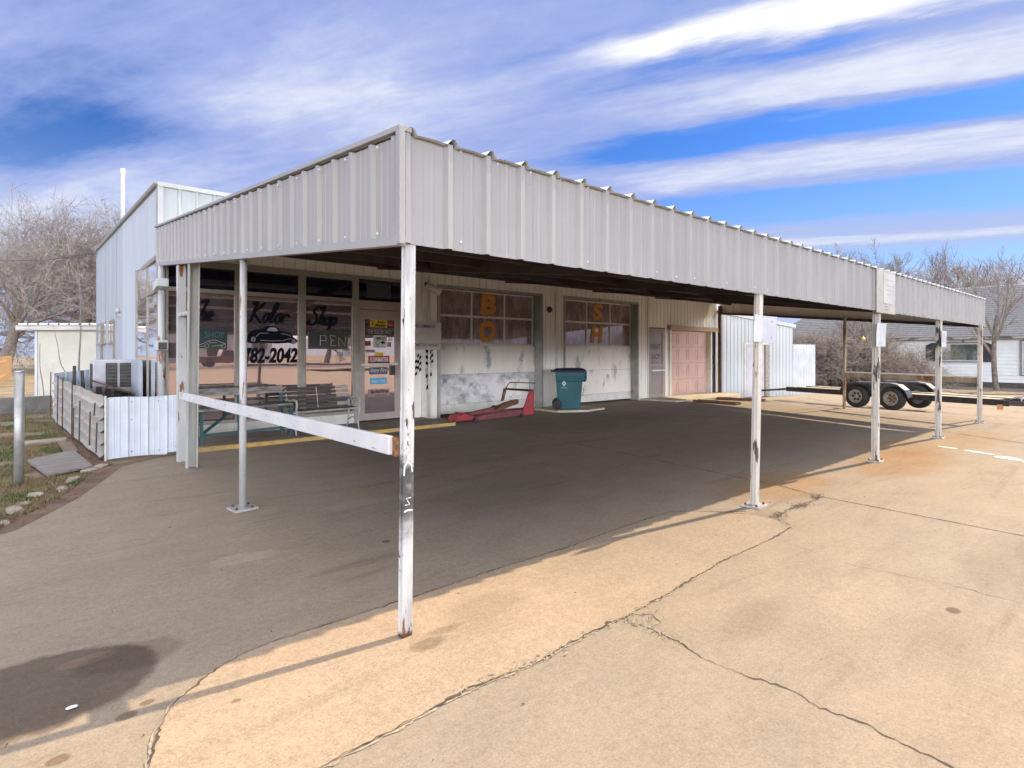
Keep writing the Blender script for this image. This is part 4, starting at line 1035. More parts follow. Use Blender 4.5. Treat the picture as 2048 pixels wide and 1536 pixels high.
# ------------------------------------------------------------------ fixtures on the shop front
def fixtures():
    s = thing('paint_sign', 'aged white sign board reading RECOMMEND and FINISHES between entry door and garage door', 'sign', (5.1, FY, 1.9))
    b = MB().bx(4.56, 5.46, FY - .09, FY - .06, 1.56, 2.18); link('sign_board', b, SIGNW, s, bevel=.004)
    t = MB(); m = lambda u, v, q: (u, FY - .09 - q, v)
    text_into(t, 'WE RECOMMEND', 4.60, 5.30, 2.05, 2.12, m, 0, .02); link('lettering', t, BLUEINK, s)
    t = MB(); text_into(t, 'AUTOMOTIVE FINISHES', 4.60, 5.38, 1.63, 1.70, m, 0, .012); link('lettering', t, BLUEINK, s)
    t = MB().tube([m(5.0 + .18 * math.cos(k * .3), 1.86 + .10 * math.sin(k * .3), .002) for k in range(11)], .005, 4); link('sign_motif', t, INK, s)
    # chequered racing flags painted on the cladding
    t = MB(); r = random.Random(9)
    m2 = lambda u, v, q: (u, FY - .012 - q, v)
    for i in range(9):
        for j in range(6):
            if (i + j) % 2: continue
            u = 4.82 + i * .052; v = .98 + j * .068 + i * .034 + .03 * math.sin(i * 1.2)
            t.prism([(u, v), (u + .052, v + .034), (u + .052, v + .102), (u, v + .068)], m2, 0, .002)
    for (u, v) in ((4.98, .86), (5.06, .90), (5.16, .93), (5.0, .72), (5.10, .66)):
        t.prism([(u, v), (u + .10, v + .05), (u + .08, v + .13), (u + .02, v + .10)], m2, 0, .002)
    t.tube([m2(5.0, .55, .002), m2(5.05, .8, .002), m2(5.10, 1.15, .002)], .012, 5)
    link('chequered_flags', t, BLACK, building)
    t = MB()
    for (u, v) in ((5.10, .82), (5.02, .96)): t.prism([(u, v), (u + .09, v + .04), (u + .10, v + .16), (u + .03, v + .13)], m2, .002, .004)
    link('chequered_flag_pale_shapes', t, mat('flag_pale_paint', (.36, .42, .46), None), building)  # pale shapes belonging to the painted flag graphic
    f = thing('flood_lamp', 'grey rust streaked flood lamp on the wall above the B O garage door corner', 'lamp', (5.12, FY, 2.95))
    b = MB().lathe((5.10, FY - .05, 3.00), (.55, -.70, -.42), [(0, .06), (.05, .075), (.24, .085), (.34, .10), (.35, .085)], 14); link('lamp_body', b, TRIM, f, True)
    b = MB().lathe((5.10 + .55 * .305, FY - .05 - .70 * .305, 3.0 - .42 * .305), (.55, -.70, -.42), [(0, .066), (.01, .06)], 14); link('lens', b, DARKV, f)
    b = MB().box((5.08, FY - .03, 3.02), (.08, .06, .10)); b.tube([(5.08, FY - .03, 3.07), (5.05, FY - .03, 3.2), (5.09, FY - .04, 3.34)], .008, 5); link('wall_bracket', b, DARKV, f)
    s = thing('alarm_bell', 'small round dark alarm bell on the trim between the two garage doors', 'bell', (8.92, FY, 2.65))
    b = MB().lathe((8.92, FY - .0, 2.65), (0, -1, 0), [(0, .05), (.03, .05), (.04, .085), (.075, .075), (.09, .03)], 16); link('bell_dome', b, DARKV, s, True)
    b = MB().box((8.90, FY - .02, 2.52), (.04, .03, .05)); link('junction_box', b, TRIM, s)
    # pipe with two meter boxes at the west corner
    p = thing('conduit_pipe', 'white round conduit at the shop corner carrying two small white boxes', 'pipe', (-.03, 7.6, 0))
    b = MB().tube([(-.03, 7.62, 0), (-.03, 7.62, 2.86)], .055, 14); link('pipe', b, PAINTPOST, p, True)
    b = MB().box((-.06, 7.52, 2.55), (.16, .42, .13), Matrix.Rotation(-.12, 3, 'X')); link('junction_box', b, SHEETW, p, bevel=.01)
    b = MB().box((-.06, 7.50, 1.61), (.15, .34, .15)); link('junction_box', b, SHEETW, p, bevel=.01)
    b = MB().box((-.06, 7.325, 1.60), (.11, .012, .11)); link('box_opening', b, DARKV, p)
    # notices taped to the posts and the board on the fascia
    def notice(label, x0, x1, z0, z1, y, lines, tilt=0.0, curl=0.0, matl=PAPER):
        mb = MB(); n = 6
        cx = (x0 + x1) / 2; cz = (z0 + z1) / 2
        def pm(a, b_, t):
            u = a - cx; v = b_ - cz
            return (cx + u * math.cos(tilt) - v * math.sin(tilt), y - t - curl * (abs(u) * 1.2 + .3 * max(0, v)) ** 2 * 3, cz + v * math.cos(tilt) + u * math.sin(tilt))
        for i in range(n):
            for j in range(n):
                a0, a1 = x0 + (x1 - x0) * i / n, x0 + (x1 - x0) * (i + 1) / n; b0, b1 = z0 + (z1 - z0) * j / n, z0 + (z1 - z0) * (j + 1) / n
                mb.prism([(a0, b0), (a1, b0), (a1, b1), (a0, b1)], pm, 0, .0025)
        o = tag(link('paper_notice', mb, matl), label, 'notice', 'paper notices taped to the canopy posts')
        t = MB()
        for (u0, u1, v0, v1) in lines: t.prism([(u0, v0), (u1, v0), (u1, v1), (u0, v1)], pm, .0030, .0038)
        if lines: link('faded_print', t, INK if matl is not PAPER or len(lines) > 4 else DARKTAPE, o)
    W = .45
    notice('large blank square paper sheet pinned to the second front post from the corner', 3.68, 4.14, 1.60, 1.86, -.045,
           [(3.73, 3.75, 1.64, 1.66), (4.06, 4.08, 1.64, 1.66), (3.73, 3.75, 1.80, 1.82), (4.06, 4.08, 1.80, 1.82), (3.90, 3.92, 1.605, 1.62), (3.90, 3.92, 1.84, 1.855)], -.02, .12)
    notice('narrow creased paper sheet on the post under the white fascia board', 7.06, 7.43, 1.58, 1.90, -.055, [(7.27, 7.36, 1.61, 1.64)], .02, .2)
    notice('small printed paper slip on the third post from the corner past the fascia board', 10.46, 10.78, 1.60, 1.88, -.055,
           [(10.5, 10.74, 1.84 - k * .018, 1.846 - k * .018) for k in range(8)] + [(10.5, 10.74, 1.69, 1.70)], 0, .1)
    b = MB().bx(7.10, 7.86, -.085, -.068, 2.04, 2.64); o = tag(link('notice_board', b, SIGNW2, bevel=.004), 'white weathered notice board fixed to the ribbed canopy fascia', 'sign')
    b = MB().bx(7.34, 7.84, -.088, -.0855, 2.18, 2.60); link('pasted_sheet', b, PAPERG, o)
    t = MB()
    for k, z in enumerate((2.50, 2.42, 2.36, 2.30)):
        t.bx(7.42 + .02 * k, 7.78 - .03 * k, -.0885, -.0881, z, z + .014)
    link('faded_print', t, PAPERG2, o)
    t = MB().bx(7.14, 7.28, -.0885, -.0851, 2.35, 2.355); t.bx(7.40, 7.56, -.0885, -.0851, 2.10, 2.11); t.bx(7.40, 7.56, -.0885, -.0851, 2.14, 2.145); link('faded_print', t, PAPERG2, o)


SIGNW2 = mat('weathered_board_white', (.38, .365, .34), (.32, .305, .285), 4, .6); PAPERG2 = mat('pale_print', (.30, .31, .33), None, rough=.7)
DARKTAPE = mat('grey_tape', (.40, .42, .46), None, rough=.6)
fixtures()


# ------------------------------------------------------------------ corrugated fence at the west corner
def fence():
    f = thing('sheet_metal_fence', 'low makeshift fence of corrugated sheets, white in front and dull along the side', 'fence', (-.8, 6.9, 0))
    mb = MB()
    r = random.Random(4)
    a = Vector((-.80, 6.89, 0)); b = Vector((.125, 6.80, 0)); L = (b - a).length; e = (b - a) / L; n = Vector((e.y, -e.x, 0))
    def m(u, v, t): p = a + e * u + n * t; return (p.x, p.y, v)
    FR = [(0, 0), (.012, .016), (.026, .016), (.038, 0), (.085, 0), (.09, .004), (.10, .004), (.105, 0), (.15, 0), (.155, .004), (.165, .004), (.17, 0)]
    mb.ribbed(FR, 0, L, .235, m, lambda u: .012 + .02 * abs(math.sin(u * 4)) + (.03 if u > .72 else 0), lambda u: .872 + .006 * math.sin(u * 9))
    link('front_sheet', mb, WHITEFENCE, f)
    mb = MB(); mb.beam(m(0, .44, -.02), m(0, .87, -.02), .02, .02)
    for (u, v) in ((.30, .10), (.62, .09), (.84, .12), (.86, .08), (.30, .80), (.62, .8), (.30, .55)): mb.box(m(u, v, .004), (.014, .008, .012))
    link('sheet_screw', mb, DARKV, f)
    path = [(-.815, 6.93), (-.86, 7.78), (-.93, 8.6), (-1.0, 9.7), (-1.1, 11.06), (-1.2, 12.6), (-1.26, 13.9)]
    dense = []
    for (p, q) in zip(path, path[1:]):
        for k in range(4): t = k / 4; dense.append((p[0] + (q[0] - p[0]) * t, p[1] + (q[1] - p[1]) * t))
    dense.append(path[-1])
    prof = []
    nz = 5
    for k in range(nz):
        z = k / nz
        prof += [(z, 0), (z + .10 / nz, 0), (z + .14 / nz, .046), (z + .20 / nz, .046), (z + .40 / nz, 0)]
    prof.append((1.0, 0))
    mb = MB()
    cols = []
    for i, (x, y) in enumerate(dense):
        h = .87 + .09 * i / len(dense) + .012 * math.sin(i * 1.3); wob = .02 * math.sin(i * .9)
        cols.append([(x - o + wob * .6, y, .01 + z * h) for z, o in prof])
    for c0, c1 in zip(cols, cols[1:]):
        for k in range(len(prof) - 1): mb.poly([c0[k], c1[k], c1[k + 1], c0[k + 1]])
    link('side_sheet', mb, RUSTFENCE, f)
    mb = MB()
    def bm(u, v, t): return (-1.27 + u * .95, 14.0 + u * .45 - t, v)
    mb.ribbed(FR, 0, 1.1, .235, bm, 0, lambda u: 1.02 + .10 * u)
    link('back_sheet', mb, GALV, f)
    mb = MB().tube([(-.80, 6.86, .0), (-.80, 6.86, .90)], .014, 6); link('corner_stake', mb, TRIM, f)
    for i, (y, h0, h1) in enumerate([(7.05, .10, .52), (7.75, .12, .62), (8.75, .05, .72), (9.55, .0, .55), (9.75, .02, 1.0), (11.1, .0, 1.02), (12.0, .0, 1.03), (13.8, .0, 1.05), (7.25, .6, .78)]):
        x = interp([(b_, a_) for a_, b_ in path], y) - .072
        mb = MB().tube([(x, y, h0), (x + .01, y + .02, h1)], .011, 5); link('stake', mb, RUSTY if i % 2 else DARKV, f)
    for (x, y, z1, lean) in ((-.97, 12.2, 1.22, .02), (-.80, 11.4, 1.14, -.06)):
        mb = MB().beam((x, y, 0), (x + lean, y, z1), .06, .05, (0, 1, 0)); link('fence_post', mb, DARKV, f)
    # rusty sheet and boards behind the fence
    mb = MB()
    mb.ribbed([(0, 0), (.05, .02), (.10, 0)], 0, .9, .1, lambda u, v, t: (-.78 + v * .72, 9.6 + u * 1.1, .98 - v * .30 + t), 0, 1)
    o = tag(link('rusty_sheet', mb, RUSTY), 'rusty corrugated sheet lying behind the low fence beside the cooler', 'metal sheet')
    mb = MB()
    for k in range(4): mb.bx(-.72 + k * .14, -.64 + k * .14, 9.9 + k * .1, 10.0 + k * .1, 0, .88 - k * .05)
    link('prop_board', mb, WOODD, o)
    # evaporative cooler in the side window
    c = thing('window_cooler', 'boxy grey white evaporative cooler with dark louvres sticking out of the side wall', 'cooler', (-.4, 10.7, 1.05))
    b = MB().bx(-.74, -.08, 10.40, 11.15, .74, 1.36); link('casing', b, ACM, c, bevel=.015)
    for (x0, x1) in ((-.55, -.37), (-.33, -.13)):
        b = MB().bx(x0, x1, 10.383, 10.398, .84, 1.30); o = link('louvre_panel', b, DARKV, c)
        b = MB()
        for k in range(7): b.box(((x0 + x1) / 2, 10.378, .87 + k * .065), (x1 - x0 - .02, .012, .02), Matrix.Rotation(.6, 3, 'X'))
        link('louvre', b, mat('louvre_edge', (.13, .125, .12), None), o)
    b = MB().bx(-.758, -.742, 10.5, 11.05, .82, 1.28); link('louvre_panel', b, DARKV, c)
    b = MB().bx(-.70, -.12, 10.45, 10.49, 0, .74); b.bx(-.70, -.66, 10.9, 11.0, 0, .74); link('stand', b, WALLSIDE, c)
    b = MB().bx(-.46, -.26, 10.44, 10.452, .25, .66); link('vent', b, DARKV, c)
    b = thing('side_board', 'pale panel board leaning upright by the tall side window behind the cooler', 'board', (-.1, 9.7, 0))
    q = MB().bx(-.16, -.10, 9.2, 10.3, .6, 1.36); link('panel', q, WALLSIDE, b); q = MB().bx(-.15, -.11, 9.25, 9.32, 0, .6); q.bx(-.15, -.11, 10.18, 10.25, 0, .6); link('stand', q, WOODG, b)


fence()


# ------------------------------------------------------------------ benches
def benches():
    b = thing('slatted_bench', 'park bench with dark peeling slats and white iron ends beside the entry door', 'bench', (2.5, 7.3, .06))
    z0 = .06; xa, xb = 1.86, 3.10; ya = 7.12; tl = .06
    def yo(x): return (x - 1.86) * .10     # bench stands slightly askew
    for k in range(4):
        y = ya + .03 + k * .105
        m = MB().beam((xa, y + yo(xa), z0 + .40), (xb, y + yo(xb), z0 + .40 - .0), .085, .028); link('seat_slat', m, WOODD if k else WOODL, b, bevel=.004)
    for k in range(5):
        z = z0 + .47 + k * .076; y = ya + .44 + k * .028
        m = MB().beam((xa, y + yo(xa), z), (xb - .26, y + yo(xb - .26), z), .020, .056); o = link('back_slat', m, WOODD, b, bevel=.003)
        m = MB().beam((xb - .26, y - .001 + yo(xb - .26), z), (xb, y - .001 + yo(xb), z), .020, .056); link('worn_slat_end', m, WOODL if k % 2 == 0 or k == 3 else WOODD, o)
    for x in (xa + .02, xb - .02):
        o_ = yo(x)
        e = MB()
        R2 = .016
        e.tube([(x, p[0] + o_, z0 + p[1]) for p in [(ya - .02, .0), (ya + .02, .12), (ya - .005, .26), (ya - .05, .38), (ya - .06, .42), (ya - .02, .44)]], R2, 6)
        e.tube([(x, p[0] + o_, z0 + p[1]) for p in [(ya - .03, .39), (ya + .15, .375), (ya + .40, .38), (ya + .46, .50), (ya + .58, .82)]], .022, 6)
        e.tube([(x, p[0] + o_, z0 + p[1]) for p in [(ya + .52, .0), (ya + .46, .15), (ya + .42, .38)]], R2, 6)
        e.tube([(x, p[0] + o_, z0 + p[1]) for p in [(ya - .0, .40), (ya - .05, .52), (ya - .02, .60), (ya + .12, .61), (ya + .3, .58), (ya + .50, .60)]], .018, 6)
        e.tube([(x, ya + .34 + .06 * math.cos(k * .5236) + o_, z0 + .49 + .06 * math.sin(k * .5236)) for k in range(13)], .010, 5)
        e.tube([(x, p[0] + o_, z0 + p[1]) for p in [(ya + .02, .12), (ya + .25, .22), (ya + .46, .15)]], .011, 5)
        link('bench_end', e, IRONW, b, True)
    m = MB().tube([(2.45, ya + .42 + yo(2.45), z0 + .42), (2.45, ya + .47 + yo(2.45), z0 + .6), (2.45, ya + .53 + yo(2.45), z0 + .80)], .010, 6); link('back_stay', m, IRONW, b)
    # teal-framed bench with peeling plank seat and back
    b = thing('plank_bench', 'long bench with peeling white planks on a teal green braced frame under the shop windows', 'bench', (1.1, 7.4, .06))
    X0, X1 = .42, 1.84
    yo2 = lambda x: (x - .42) * .16
    for k in range(3):
        m = MB().beam((X0 - .10, 7.06 + k * .13 + yo2(X0), .60), (X1 + .02, 7.06 + k * .13 + yo2(X1), .60), .115, .035); link('seat_plank', m, WOODG if k == 0 else WOODD, b, bevel=.004)
    m = MB().beam((X0 - .05, 7.57 + yo2(X0), .84), (X1 + .0, 7.50 + yo2(X1), .84), .03, .12); link('back_plank', m, WOODG, b, bevel=.004)
    m = MB().beam((X0 - .05, 7.60 + yo2(X0), .92), (X1 - .1, 7.53 + yo2(X1), .92), .05, .02); link('back_cap', m, WOODD, b)
    for (x, y, h) in ((X0, 7.08, .58), (X1, 7.02, .58), (X0 + .02, 7.5, .9), (X1 - .02, 7.46, .9), (1.10, 7.5, .9)):
        m = MB().beam((x, y + yo2(x), .06), (x, y + yo2(x) + (.06 if h > .8 else 0), h), .045, .045, (0, 1, 0)); link('leg', m, GREENT, b)
    m = MB().beam((X0, 7.08 + yo2(X0), .21), (X1, 7.02 + yo2(X1), .21), .03, .04); link('stretcher', m, GREENT, b)
    m = MB().beam((X0 + .02, 7.10 + yo2(X0), .23), (.92, 7.30 + yo2(.9), .54), .03, .04); link('brace', m, GREENT, b)
    m = MB().beam((X1 - .02, 7.10 + yo2(X1), .23), (1.28, 7.30 + yo2(1.3), .54), .03, .04); link('brace', m, GREENT, b)
    for x in (X0, X1): m = MB().beam((x, 7.05 + yo2(x), .55), (x, 7.5 + yo2(x), .55), .04, .04); link('seat_bearer', m, GREENT, b)


benches()


# ------------------------------------------------------------------ refuse cart, floor jack, ramps
def cart():
    b = thing('refuse_cart', 'teal wheeled refuse cart with dark lid and white diamond emblem between the garage doors', 'bin', (8.95, 7.45, .05))
    fx = Vector((.72, -.69, 0)).normalized(); sy = Vector((fx.y, -fx.x, 0))   # fx = front, sy = towards the viewer's side
    sy = Vector((-.69, -.72, 0)).normalized()
    o = Vector((8.98, 7.42, .05))
    def W(a, s, z): return o + fx * a + sy * s + Vector((0, 0, z))
    def ring(a0, a1, s, z): return [W(a0, s, z), W(a1, s, z), W(a1, -s, z), W(a0, -s, z)]
    def loft(rings, mb):
        bb = len(mb.v)
        for r_ in rings: mb.v += [tuple(p) for p in r_]
        for i in range(len(rings) - 1):
            for j in range(4): q = bb + i * 4; mb.f.append((q + j, q + (j + 1) % 4, q + 4 + (j + 1) % 4, q + 4 + j))
        mb.f.append((bb + 3, bb + 2, bb + 1, bb)); t = bb + (len(rings) - 1) * 4; mb.f.append((t, t + 1, t + 2, t + 3))
    mb = MB(); loft([ring(-.30, .26, .23, 0), ring(-.35, .315, .285, .70), ring(-.36, .325, .295, .72), ring(-.37, .37, .31, .86), ring(-.37, .38, .315, .96)], mb)
    link('cart_body', mb, TEAL, b, bevel=.02)
    mb = MB(); loft([ring(.31, .40, .20, .70), ring(.33, .43, .22, .78), ring(.34, .43, .24, .96)], mb); link('front_ledge', mb, TEAL, b, bevel=.012)
    mb = MB(); loft([ring(-.42, .40, .34, .955), ring(-.43, .41, .345, .985), ring(-.36, .36, .29, 1.035), ring(-.2, .2, .18, 1.05)], mb); link('lid', mb, DARKLID, b, bevel=.008)
    mb = MB().tube([W(-.40, .26, .96), W(-.47, .24, .98), W(-.47, -.24, .98), W(-.40, -.26, .96)], .018, 8); link('handle', mb, DARKLID, b, True)
    for s in (.25, -.25):
        mb = MB().lathe(W(-.33, s - .03 if s > 0 else s - .03, .125), sy, [(0, .08), (.005, .125), (.055, .125), (.06, .08)], 20); wo = link('wheel', mb, RUBBER, b, True)
    mb = MB(); c = W(.0, 0, 0)
    def sm(u, v, t): q = .285 + (v - .70) * .0 if v > .7 else .23 + .055 * v / .7; return tuple(W(u, q + .012 + t, v))
    mb.prism([(-.155, .73), (-.10, .66), (-.155, .59), (-.21, .66)], lambda u, v, t: tuple(W(u, .283 + t, v)), 0, .012)
    em = link('diamond_emblem', mb, WHITEV, b)
    mb = MB()
    for (u, v) in ((-.155, .685), (-.175, .655), (-.135, .655)): mb.lathe(W(u, .295, v), sy, [(0, .016), (.003, .016)], 10)
    mb.prism([(-.16, .615), (-.15, .615), (-.15, .66), (-.16, .66)], lambda u, v, t: tuple(W(u, .295 + t, v)), 0, .003)
    link('emblem_motif', mb, TEAL, em)
    mb = MB().prism([(-.24, .545), (-.07, .54), (-.07, .552), (-.24, .557)], lambda u, v, t: tuple(W(u, .270 + t, v)), 0, .016); link('lettering', mb, mat('worn_white_print', (.25, .34, .38), None), b)
    mb = MB(); loft([ring(.335, .345, .05, .34), ring(.35, .36, .05, .52)], mb); link('lift_bar_recess', mb, DARKLID, b)
    mb = MB().tube([W(.355, .07, .42), W(.355, -.07, .42)], .014, 8); link('lift_bar', mb, GALVP, b)


cart()


def jack():
    j = thing('floor_jack', 'long low red trolley jack with upright red frame before the B O garage door', 'jack', (6.5, 7.2, 0))
    def line(a, b, w, h, m, name, p=j): mb = MB().beam(a, b, w, h); return link(name, mb, m, p, bevel=.004)
    # side plates
    def plate(y, m):
        mb = MB().prism([(5.62, .03), (7.12, .05), (7.36, .06), (7.36, .16), (7.0, .17), (6.0, .15), (5.62, .11)], lambda u, v, t: (u, y + (u - 5.6) * .02 + t, v), 0, .02)
        return link('side_plate', mb, m, j)
    plate(7.02, REDF); plate(7.32, REDF)
    mb = MB().prism([(5.16, .05), (5.30, .06), (5.62, .03), (5.66, .13), (5.52, .16), (5.36, .22), (5.30, .16), (5.20, .17)], lambda u, v, t: (u, 7.05 + (u - 5.6) * .02 + t, v), 0, .30); link('front_frame', mb, REDP, j, bevel=.01)
    mb = MB().prism([(5.55, .14), (6.35, .18), (6.9, .30), (7.0, .38), (6.85, .40), (6.3, .28), (5.55, .19)], lambda u, v, t: (u, 7.12 + t, v), 0, .12); link('lift_arm', mb, REDF, j, bevel=.008)
    mb = MB().prism([(6.2, .22), (6.5, .36), (6.75, .40), (6.9, .42), (6.9, .32), (6.5, .24)], lambda u, v, t: (u, 7.10 + t, v), -.05, .05); link('pump_block', mb, RUSTY, j)
    mb = MB(); mb.lathe((6.3, 7.18, .24), (0, 0, 1), [(0, .06), (.05, .07), (.07, .05)], 12); link('saddle', mb, BLKM, j)
    mb = MB().prism([(6.96, .05), (7.36, .06), (7.37, .62), (7.22, .60)], lambda u, v, t: (u, 7.02 + t, v), 0, .025); link('upright', mb, REDP, j)
    mb = MB().prism([(6.70, .36), (6.78, .38), (6.86, .66), (6.78, .66)], lambda u, v, t: (u, 7.42 + t, v), 0, .03); link('upright', mb, RUSTY, j)
    mb = MB().tube([(6.82, 7.42, .66), (6.92, 7.38, .80), (7.40, 7.02, .78), (7.36, 7.03, .62), (6.82, 7.42, .66)], .013, 6); link('handle', mb, BLKM, j, True)
    mb = MB().tube([(6.84, 7.42, .64), (7.30, 7.05, .60)], .02, 6); link('cross_bar', mb, BLKM, j)
    for (x, y) in ((5.66, 7.0), (5.66, 7.40), (7.0, 7.0), (7.0, 7.40)):
        mb = MB().lathe((x, y, .05), (0, 1, 0), [(0, .05), (.05, .05)], 14); link('wheel', mb, BLKM, j)
    for k, (a, b, lab) in enumerate([((13.75, 6.70, .0), (13.72, 5.32, .0), 'dark steel ramp plank on the sunlit concrete, the one nearer the slab corner'), ((15.0, 6.72, 0), (15.42, 5.36, 0), 'dark steel ramp plank behind the other one, pointing at the shed door')]):
        mb = MB(); A = Vector((*a[:2], .02)); B = Vector((*b[:2], .02))
        mb.beam(A, B, .26, .03); d = (B - A).normalized(); s = Vector((d.y, -d.x, 0))
        mb.beam(A + s * .13 + Vector((0, 0, .03)), B + s * .13 + Vector((0, 0, .03)), .02, .04); mb.beam(A - s * .13 + Vector((0, 0, .03)), B - s * .13 + Vector((0, 0, .03)), .02, .04)
        tag(link('ramp', mb, RUSTY), lab, 'ramp', 'steel ramps on the ground')


jack()


# ------------------------------------------------------------------ annex shed, fence panel, trailer, house
def annex():
    A = thing('metal_shed', 'white ribbed metal shed with sloping eave and pale panelled door past the canopy', 'shed', (17.6, 8.1, -.22))
    a = Vector((17.62, 8.12, -.22)); b = Vector((21.5, 7.12, -.22)); L = (b - a).length; e = (b - a) / L; n = Vector((e.y, -e.x, 0)).normalized()
    if n.y > 0: n = -n
    def m(u, v, t): p = a + e * u + n * t; return (p.x, p.y, v)
    top = lambda u: 2.98 - .115 * u
    R3 = [(0, 0), (.02, .022), (.05, .022), (.07, 0)]
    w = MB(); w.ribbed(R3, 0, 1.30, .19, m, -.22, top); w.ribbed(R3, 1.30, 2.62, .19, m, 1.86, top); w.ribbed(R3, 2.62, L, .19, m, -.22, top)
    link('front_wall', w, SHEETW, A)
    w = MB(); back = Vector((1.2, 4.5, 0)); p = b + back
    w.poly([b, p, (p.x, p.y, 2.45), (b.x, b.y, 2.53)]); link('side_wall', w, SHEETW, A)
    w = MB().beam(m(-.05, 3.02, .05), m(L + .06, 3.02 - .115 * (L + .06), .05), .12, .13); link('eave_trim', w, SHEETW, A)
    q = MB(); q.poly([m(-.05, 3.05, .06), m(L + .1, 3.05 - .115 * L, .06), (p.x + .1, p.y, 2.6), (a.x + 1.2, a.y + 4.5, 3.0)]); link('roof', q, GALV, A)
    d = MB()
    d.prism([(1.38, -.20), (2.40, -.20), (2.40, 1.80), (1.38, 1.80)], m, -.03, -.005)
    do = link('shed_door', d, PALED, A)
    d = MB()
    for k in range(4):
        z = -.12 + k * .49
        for u in (1.43, 1.90):
            for (u0, u1, v0, v1) in ((u, u + .40, z, z + .025), (u, u + .40, z + .36, z + .385), (u, u + .03, z + .026, z + .359), (u + .37, u + .40, z + .026, z + .359)): d.prism([(u0, v0), (u1, v0), (u1, v1), (u0, v1)], m, -.005, .006)
    link('door_panel', d, PALED, do)
    d = MB(); d.prism([(1.29, -.2), (1.37, -.2), (1.37, 1.86), (1.29, 1.86)], m, -.04, .03); d.prism([(1.371, 1.80), (2.63, 1.80), (2.63, 1.87), (1.371, 1.87)], m, -.04, .03); link('door_frame', d, TRIM, A)
    d = MB(); d.prism([(2.42, -.2), (2.63, -.2), (2.63, 1.795), (2.42, 1.795)], m, -.04, .05); link('door_post', d, WOODL, A)
    w = MB(); w.ribbed(R3, 0, 2.05, .15, lambda u, v, t: (21.5 + u * .93, 7.10 - u * .05 - t, v), -.22, 1.83)
    o = tag(link('fence_panel', w, WHITEFENCE2), 'upright white corrugated sheet fence panel standing right of the metal shed', 'fence')
    q = MB(); q.beam((21.5, 7.15, .3), (23.4, 7.06, .3), .04, .08); q.beam((21.5, 7.15, 1.5), (23.4, 7.06, 1.5), .04, .08); link('fence_rail', q, WOODG, o)


WHITEFENCE2 = mat('white_corrugated_sheet', (.60, .625, .65), (.50, .53, .56), 2, .42, .1)
annex()


